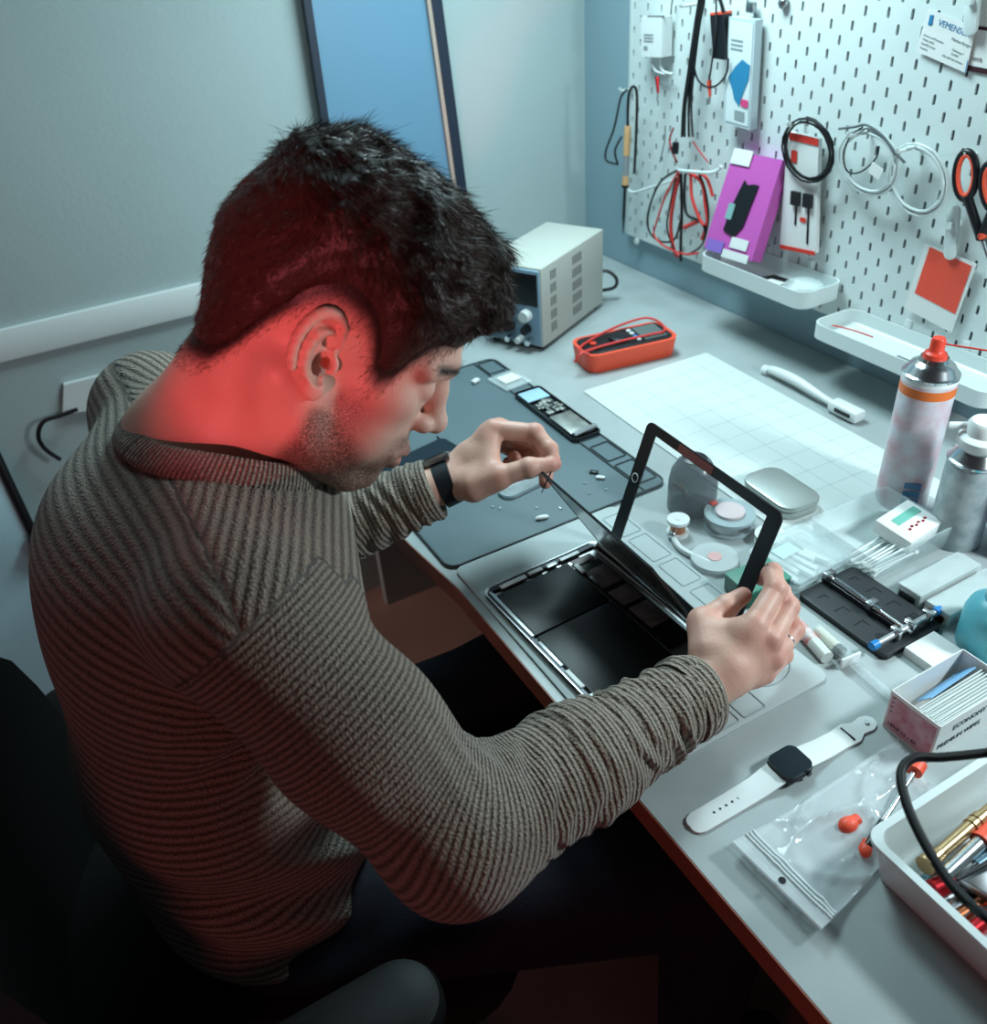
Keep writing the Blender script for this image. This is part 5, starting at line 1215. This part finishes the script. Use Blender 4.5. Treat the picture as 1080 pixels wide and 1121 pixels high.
slab([B(1060, 27, -.0028), B(1120, 35, -.0028), B(1120, 39, -.0028), B(1060, 31, -.0028)], .0003, 'stripe', 'maroon', b2, o_); slab([B(1058, 71, -.0028), B(1120, 83, -.0028), B(1120, 89, -.0028), B(1057, 77, -.0028)], .0003, 'stripe', 'maroon', b2, o_)
ctext([B(1064, 62, -.0028), B(1120, 70, -.0028), B(1120, 80, -.0028), B(1064, 72, -.0028)], 0, .4, 'KWB', .006, 'maroon', b2, o_)
# scissors
o_ = B(1072, 258, -.02); sc = thing('scissors', 'black handled scissors with coral inner grips hanging at the right edge', 'scissors', tuple(o_))
def loop(cx, cy, rx, ry, rot_, X, r): return [B(cx + rx * math.cos(a) * math.cos(rot_) - ry * math.sin(a) * math.sin(rot_), cy + rx * math.cos(a) * math.sin(rot_) + ry * math.sin(a) * math.cos(rot_), X) - o_ for a in [2 * PI * k / 28 for k in range(28)]]
for (cx, cy, ro) in ((1057, 192, .05), (1086, 205, -.1)):
    hd = obj('handle', MB().tube(loop(cx, cy, 11.5, 26, ro, -.02, 0), .0048, closed=True, seg=10), 'black', sc)
    obj('inner_grip', MB().tube(loop(cx, cy, 8.5, 22, ro, -.0215, 0), .0030, closed=True, seg=10), 'orange', hd)
for pts, nm in (([(1059, 216), (1066, 238), (1074, 262)], 'shank'), ([(1086, 230), (1080, 245), (1072, 262)], 'shank')): obj(nm, MB().tube([B(x, y, -.02) - o_ for x, y in pts], .0062, smooth=4, seg=10), 'black', sc)
for pts in ([(1070, 252), (1078, 275), (1088, 308)], [(1074, 250), (1082, 275), (1094, 305)]):
    P = [B(x, y, -.018) - o_ for x, y in pts]; mb = MB(); rs = [mb.ring([p + Vector((0, w, 0)), p + Vector((-.0015, 0, 0)), p + Vector((0, -w, 0)), p + Vector((.0015, 0, 0))]) for p, w in zip(P, (.006, .005, .0008))]; mb.skin(rs); obj('blade', mb, 'chrome', sc)
c_ = B(1073, 259, -.026) - o_; obj('pivot', MB().cyl(c_ + Vector((.006, 0, 0)), c_, .0045, seg=16), 'orange', sc)
# blister pack
q = [B(806, 17, -.008), B(835, 21, -.008), B(828, 141, -.010), B(800, 133, -.010)]; o_ = q[0].copy()
bp_ = thing('blister_pack', 'tall pale retail pack with blue shape and small pink square on the pegboard', 'package', tuple(o_)); slab(q, .016, 'pack', mat('pack_grey', '#b9c7cc', .4), bp_, o_)
slab(sub(q, .06, .03, .94, .97, .0165), .0006, 'card', mat('pack_white', '#d3dcde', .5), bp_, o_)
mb = MB(); S_ = [(.12, .55), (.35, .44), (.62, .36), (.92, .40), (.90, .52), (.72, .66), (.58, .80), (.38, .74), (.30, .66)]
mb.skin([mb.ring([lerp2(q, u, v) + Vector((-.0175, 0, 0)) - o_ for u, v in S_]), mb.ring([lerp2(q, u, v) + Vector((-.0182, 0, 0)) - o_ for u, v in S_])]); obj('blue_shape', mb, mat('blue_print2', '#2a7ea8', .5), bp_)
slab(sub(q, .66, .72, .92, .79, .0183), .0005, 'pink_square', mat('pink', '#d8407a', .5), bp_, o_); slab(sub(q, .42, .84, .80, .93, .0175), .0005, 'barcode', 'inkgrey', bp_, o_)
for v in (.19, .23, .27): slab(sub(q, .15, v, .60, v + .014, .0175), .0005, 'print_line', 'inkgrey', bp_, o_)
solo('pack_hanger', MB().box((0, 0, 0), (.010, .018, .016), bev=.003), 'steel', 'small grey hanger above the pale retail pack', 'hook', tuple(B(822, 8, -.012)))
# white power brick
q = [B(713, 17, -.008), B(736, 17, -.008), B(735, 61, -.008), B(713, 60, -.008)]; o_ = q[0].copy()
wb = thing('power_brick', 'small white power adapter box with cable hanging at the left of the pegboard', 'adapter', tuple(o_)); slab(q, .024, 'case', 'white', wb, o_)
for v in (.42, .50, .58): slab(sub(q, .15, v, .6, v + .03, .0245), .0005, 'print_line', 'inkgrey', wb, o_)
slab(sub(q, .14, .72, .32, .82, .0245), .0005, 'logo', 'inkgrey', wb, o_); slab(sub(q, .3, -.03, 1.05, .0, .02), .004, 'top_seam', 'darkmetal', wb, o_)
obj('hanging_wire', MB().tube([B(x, y, -.015) - o_ for x, y in [(734, 16), (735, 5), (737, -8)]], .0012), 'darkmetal', wb)
for dx in (0, 8): obj('cable', MB().tube([B(x + dx, y, -.02) - o_ for x, y in [(714, 60), (714, 70), (718, 78), (728, 81)]], .0022, smooth=5), 'white', wb)
def clipthing(x, y, lb, m2='redmetal'):
    o_ = B(x, y, -.03); t = thing('test_clip', lb, 'test clip', tuple(o_))
    obj('grip', MB().tube([B(x, y, -.03) - o_, B(x + 1, y + 18, -.03) - o_], lambda t: .0042 - .002 * t), m2, t); obj('tip', MB().tube([B(x + 1, y + 18, -.03) - o_, B(x, y + 26, -.03) - o_], .0014), 'steel', t)
clipthing(719, 84, 'dark red test clip hanging below the white power adapter'); clipthing(776, 88, 'bright red test clip hanging on a thin black cable', 'red')
btube('thin_cable', [(776, 88), (780, 60), (783, 30), (784, -5)], .0016, 'black', 'thin black cable carrying the bright red test clip', 'cable', -.035)
# black cable bundle, adapter
for i, (dx, db) in enumerate(((0, 0), (4, 3), (7, 8), (10, 12))):
    btube('long_cable', [(766 + dx * .6, -6), (760 + dx * .5, 30), (753 + dx * .6, 80), (748 + db * .7, 115), (746 + db, 150)], .0023, 'black', 'long black cable in the bundle hanging from the top of the pegboard', 'cable', -.028 - .004 * (i % 2), group='long black hanging cables')
q = [B(787, 15, -.012), B(801, 14, -.012), B(803, 64, -.012), B(790, 62, -.012)]; o_ = q[0].copy(); ba = thing('black_adapter', 'black inline adapter block with red rim hanging by the pale retail pack', 'adapter', tuple(o_)); slab(q, .020, 'block', 'black', ba, o_); slab(sub(q, 0, -.05, 1, .0, .0), .020, 'red_rim', 'orange', ba, o_)
btube('looped_cable', [(792, 14, -.03), (788, 0, -.03), (782, -8, -.03)], .0030, 'black', 'black cable coming out of the top of the black adapter', 'cable')
btube('looped_cable', [(797, 64), (795, 80), (785, 93), (773, 95), (763, 86), (759, 66), (760, 40)], .0018, 'black', 'black cable looping down from the black adapter to the cable bundle', 'cable', -.032)
# soldering iron with holder
o_ = B(686, 140, -.045); si = thing('soldering_iron', 'soldering iron with peach and grey handle hanging tip down at the left pegboard edge', 'soldering iron', tuple(o_)); X_ = -.045
pv = lambda x, y: B(x, y, X_) - o_
for y0, y1, r0, r1, m, n in ((138, 144, .0062, .0070, mat('peach', '#d8a878', .5), 'grip_end'), (144, 170, .0070, .0066, 'PEACH', 'grip'), (170, 192, .0062, .0060, mat('iron_grey', '#8f9498', .4), 'sleeve'), (192, 202, .0066, .0066, 'PEACH', 'collar'), (202, 205, .0072, .0072, 'black', 'ring'), (205, 240, .0032, .0032, 'darkmetal', 'barrel'), (240, 256, .0026, .0008, 'darkmetal', 'tip')):
    if n == 'grip_end': PE = m
    m = PE if m == 'PEACH' else m; xx = lambda y: 687 - (y - 138) * .045
    obj(n, MB().cyl(pv(xx(y0), y0), pv(xx(y1), y1), r0, r1, 18), m, si)
obj('cord', MB().tube([pv(x, y) for x, y in [(687, 139), (687, 118), (689, 100), (694, 95), (697, 106), (696, 150), (694, 190)]], .0028, smooth=8), 'black', si)
obj('cord', MB().tube([pv(x, y) for x, y in [(686, 98), (679, 108), (672, 140), (663, 165), (664, 176), (676, 180)]], .0022, smooth=8), 'black', si)
obj('cord', MB().tube([pv(x, y) for x, y in [(676, 180), (673, 165), (680, 150)]], .0022, smooth=8), 'black', si)
btube('iron_holder', [(686, 203, -.038), (689, 209, -.040), (695, 210, -.036), (712, 205, -.018), (738, 197, -.004), (742, 196, .002)], .0024, 'whitemetal', 'white bent wire holder beside the soldering iron', 'hook')
# red and black test leads
btube('lead_hook', [(740, 183, -.004), (742, 186, -.03), (748, 187, -.05), (775, 189, -.05), (786, 186, -.045), (789, 182, -.045)], .0030, 'whitemetal', 'white double peg hook carrying the red and black test leads', 'hook')
leads = [
    ('redrub', .0034, [(752, 188), (768, 200), (772, 225), (774, 243), (768, 262)]), ('redrub', .0036, [(744, 190), (738, 215), (734, 245), (737, 272), (742, 281)]),
    ('redrub', .0028, [(760, 187), (773, 195), (780, 215)]), ('redrub', .0020, [(742, 188), (728, 215), (718, 245), (716, 258), (728, 270), (748, 278), (764, 277)]),
    ('black', .0022, [(742, 186), (722, 200), (710, 230), (710, 252), (722, 264), (738, 262), (745, 240)]), ('black', .0030, [(745, 190), (746, 230), (745, 262), (745, 286)]),
    ('black', .0026, [(750, 190), (749, 215), (752, 235), (768, 243), (772, 255)]), ('redrub', .0030, [(756, 190), (757, 215), (764, 236), (770, 247)]),
    ('black', .0020, [(765, 190), (772, 210), (775, 240), (768, 268), (752, 279)]), ('redrub', .0042, [(749, 249), (764, 242)]), ('black', .0018, [(740, 195), (733, 225), (730, 250), (738, 275)])]
dl_ = ['thick red test lead arching to the right of the bundle', 'red test probe hanging straight at the left of the bundle', 'short thick red lead end at the right of the hook', 'thin red lead in a wide loop at the bottom of the bundle',
       'thin black lead in a wide loop left of the bundle', 'black test probe hanging straight down lowest in the bundle', 'black lead crossing the middle of the bundle', 'red lead in the middle of the bundle', 'thin black lead looping at the right of the bundle', 'stubby red connector lying across the bundle', 'thin black lead behind the left red probe']
for i, ((m, r, pts), lb) in enumerate(zip(leads, dl_)): btube('test_lead', pts, r, m, lb, 'test lead', -.036 - .003 * (i % 4))
btube('thin_wire', [(737, 140), (733, 152), (735, 165), (741, 178)], .0018, 'redmetal', 'thin red wire above the hook with the test leads', 'cable', -.02); btube('thin_wire', [(758, 155), (765, 165), (775, 178)], .0012, 'redmetal', 'thin red wire slanting right above the test leads', 'cable', -.02)
btube('thin_wire', [(728, 138), (727, 155), (722, 178)], .0010, 'darkmetal', 'thin grey wire left of the red wires above the test leads', 'cable', -.012)
solo('small_clip', MB().box((0, 0, 0), (.010, .012, .022), bev=.003), 'black', 'small black clip at the lower end of the hanging black cables', 'clip', tuple(B(739, 162, -.03)), .3)
# tray contents
solo('black_pouch', MB().box((0, 0, 0), (.060, .045, .004), bev=.001, rot=Euler((0, .12, .1)).to_matrix()), 'blacksoft', 'flat black pouch in the upper tray right of the purple box', 'pouch', (-.050, .105, .875)); solo('white_label', MB().box((0, 0, 0), (.026, .030, .0006), rot=Euler((0, .12, .2)).to_matrix()), 'card', 'white label lying on the black pouch in the upper tray', 'label', (-.060, .092, .8795))
cbg = thing('clear_pouch', 'clear plastic pouch with white sheet at the right of the upper tray', 'pouch', (-.048, .038, .874)); obj('film', MB().sphere((0, 0, .010), .036, 20, (.95, .95, .34)), 'film', cbg); obj('sheet', MB().box((-.004, .004, .010), (.034, .028, .002), rot=Euler((.1, .2, .5)).to_matrix()), 'card', cbg)
btube('red_tweezers', [(911, 356, -.062), (935, 362, -.064), (955, 369, -.066)], .0012, 'redrub', 'thin red tweezers lying in the lower tray', 'tweezers'); 
solo('metal_strip', MB().box((0, 0, 0), (.012, .050, .003), bev=.001), 'steel', 'small silver metal strip in the lower tray', 'part', (-.055, -.190, .8358))
for (x, y, lb) in ((697, 268, 'round screw cap at the lower left corner of the pegboard'), (733, 270, 'round screw cap by the lower end of the test leads')):
    solo('screw_cap', MB().lathe([(0, 0), (.0075, 0), (.0065, .003), (.002, .0035), (0, .0035)], axis=(-1, 0, 0), seg=20), 'white', lb, 'screw', tuple(B(x, y - 4, 0)))
# ------------------------------------------------------------------ back wall
fr = thing('wall_picture', 'tall pale blue panel with dark frame leaning on the back wall behind the head', 'panel', (-.45, YW - .02, 1.2)); o_ = Vector((-.45, YW - .02, 1.2)); yy = YW - .012
q = [Vector((-.576, yy, 1.80)), Vector((-.366, yy, 1.80)), Vector((-.315, yy, .90)), Vector((-.590, yy, .90))]
def yslab(pts, th, nm, m, par): 
    mb = MB(); P = [Vector(p) - o_ for p in pts]; mb.skin([mb.ring(P), mb.ring([p - Vector((0, th, 0)) for p in P])]); return obj(nm, mb, m, par)
yslab(q, .006, 'panel', mat('pale_blue', '#6f98b4', .35), fr)
def bar(p, q_, w, m, nm, dy=0): yslab([p + Vector((-w / 2, dy, 0)), p + Vector((w / 2, dy, 0)), q_ + Vector((w / 2, dy, 0)), q_ + Vector((-w / 2, dy, 0))], .016, nm, m, fr)
MT['navy'] = mat('navy_frame', '#1d2a3c', .4)
bar(q[0], q[3], .014, 'navy', 'frame_side'); bar(q[1] + Vector((.003, 0, 0)), q[2] + Vector((.003, 0, 0)), .022, 'navy', 'frame_side'); bar(q[1] + Vector((-.012, 0, 0)), q[2] + Vector((-.012, 0, 0)), .008, mat('tan_strip', '#c0a99c', .5), 'inner_strip', .002)
bar(q[0], q[0] + Vector((0, 0, -.02)), .014, 'navy', 'frame_corner')
yslab([q[3] + Vector((0, 0, .014)), q[2] + Vector((0, 0, .014)), q[2], q[3]], .016, 'frame_bottom', 'navy', fr)
P_ = lambda x, y: on(x, y, 1, YW - .001)
sk = thing('wall_socket', 'small white wall box with black cable on the back wall behind the shoulder', 'socket', tuple(P_(90, 430))); o_ = P_(90, 430)
yslab([P_(69, 419), P_(125, 405), P_(130, 440), P_(68, 452)], .012, 'box', 'white', sk); obj('cable', MB().tube([on(x, y, 1, YW - .03) - o_ for x, y in [(85, 448), (66, 455), (47, 462), (42, 478), (50, 492), (66, 503)]], .0042, smooth=8), 'black', sk)
a, b = on(-14, 478, 1, YW - .02), on(112, 744, 1, YW - .16); o_ = b.copy(); o_.z = 0
lp = thing('leaning_panel', 'bright pale panel with black tube edge leaning on the back wall at far left', 'panel', tuple(o_))
mb = MB(); mb.tube([a - o_, b - o_, Vector((b.x + .08, b.y, 0)) - o_], .009, seg=12); obj('tube_edge', mb, 'black', lp)
mb = MB(); c1_, c2_ = a + Vector((-.5, 0, 0)), Vector((a.x - .5, b.y, .0)); c3_ = Vector((b.x, b.y, 0)); mb.skin([mb.ring([p - o_ for p in (a, b, c3_, c2_, c1_)]), mb.ring([p - o_ + Vector((0, .006, 0)) for p in (a, b, c3_, c2_, c1_)])]); obj('panel', mb, mat('pale_panel', '#c8ecf6', .4), lp)
p = on(42, 594, 1, YW - .09) - o_; obj('clamp', MB().box(p, (.03, .03, .04), bev=.006), 'black', lp)
# ------------------------------------------------------------------ light
def area(name, loc, target, size, sizey, power, color, spread=180):
    l = bpy.data.lights.new(name, 'AREA'); l.shape = 'RECTANGLE'; l.size = size; l.size_y = sizey; l.energy = power; l.color = color
    l.spread = math.radians(spread)
    o = bpy.data.objects.new(name, l); COL.objects.link(o); o.location = loc
    o.rotation_euler = (Vector(target) - Vector(loc)).to_track_quat('-Z', 'Y').to_euler(); return o
area('desk_lamp', (-.35, .30, 1.75), (-.45, -.10, .75), .30, .40, 13, (.68, .95, 1.0))
area('side_lamp', (-.12, -.86, 1.27), (-.62, -.55, .80), .12, .08, 6.5, (.80, .96, 1.0))
area('overhead_fill', (-.75, .40, 2.4), (-.9, .5, 0), .5, .4, 4.8, (.62, .94, 1.0))  # unseen overhead fill, added to brighten the back wall
def spot(name, loc, target, power, color, angle, blend, radius):
    l = bpy.data.lights.new(name, 'SPOT'); l.energy = power; l.color = color; l.spot_size = math.radians(angle); l.spot_blend = blend; l.shadow_soft_size = radius
    o = bpy.data.objects.new(name, l); COL.objects.link(o); o.location = loc
    o.rotation_euler = (Vector(target) - Vector(loc)).to_track_quat('-Z', 'Y').to_euler(); return o
spot('red_lamp', (-1.95, -1.25, 1.30), tuple(at(300, 338, .76)), 55, (1.0, .17, .20), 11.5, .35, .03)
spot('under_desk_fill', (-1.35, .66, .9), tuple(D(440, 690, 0)), 13, (1.0, .78, .72), 30, .6, .08)  # added fill spot for the floor under the desk, no lamp stands there
area('red_glow', (-1.9, -1.3, .9), (-.9, -.5, .8), .3, .3, 1.3, (1.0, .2, .2))
w = bpy.data.worlds.new('world'); SC.world = w; w.use_nodes = True
w.node_tree.nodes['Background'].inputs[0].default_value = (.22, .22, .25, 1); w.node_tree.nodes['Background'].inputs[1].default_value = .12
SC.view_settings.view_transform = 'Standard'; SC.view_settings.look = 'None'; SC.view_settings.gamma = 1; SC.view_settings.exposure = 0
SC.view_settings.use_curve_mapping = False
SC.cycles.max_bounces = 12; SC.cycles.transparent_max_bounces = 24; SC.cycles.transmission_bounces = 12
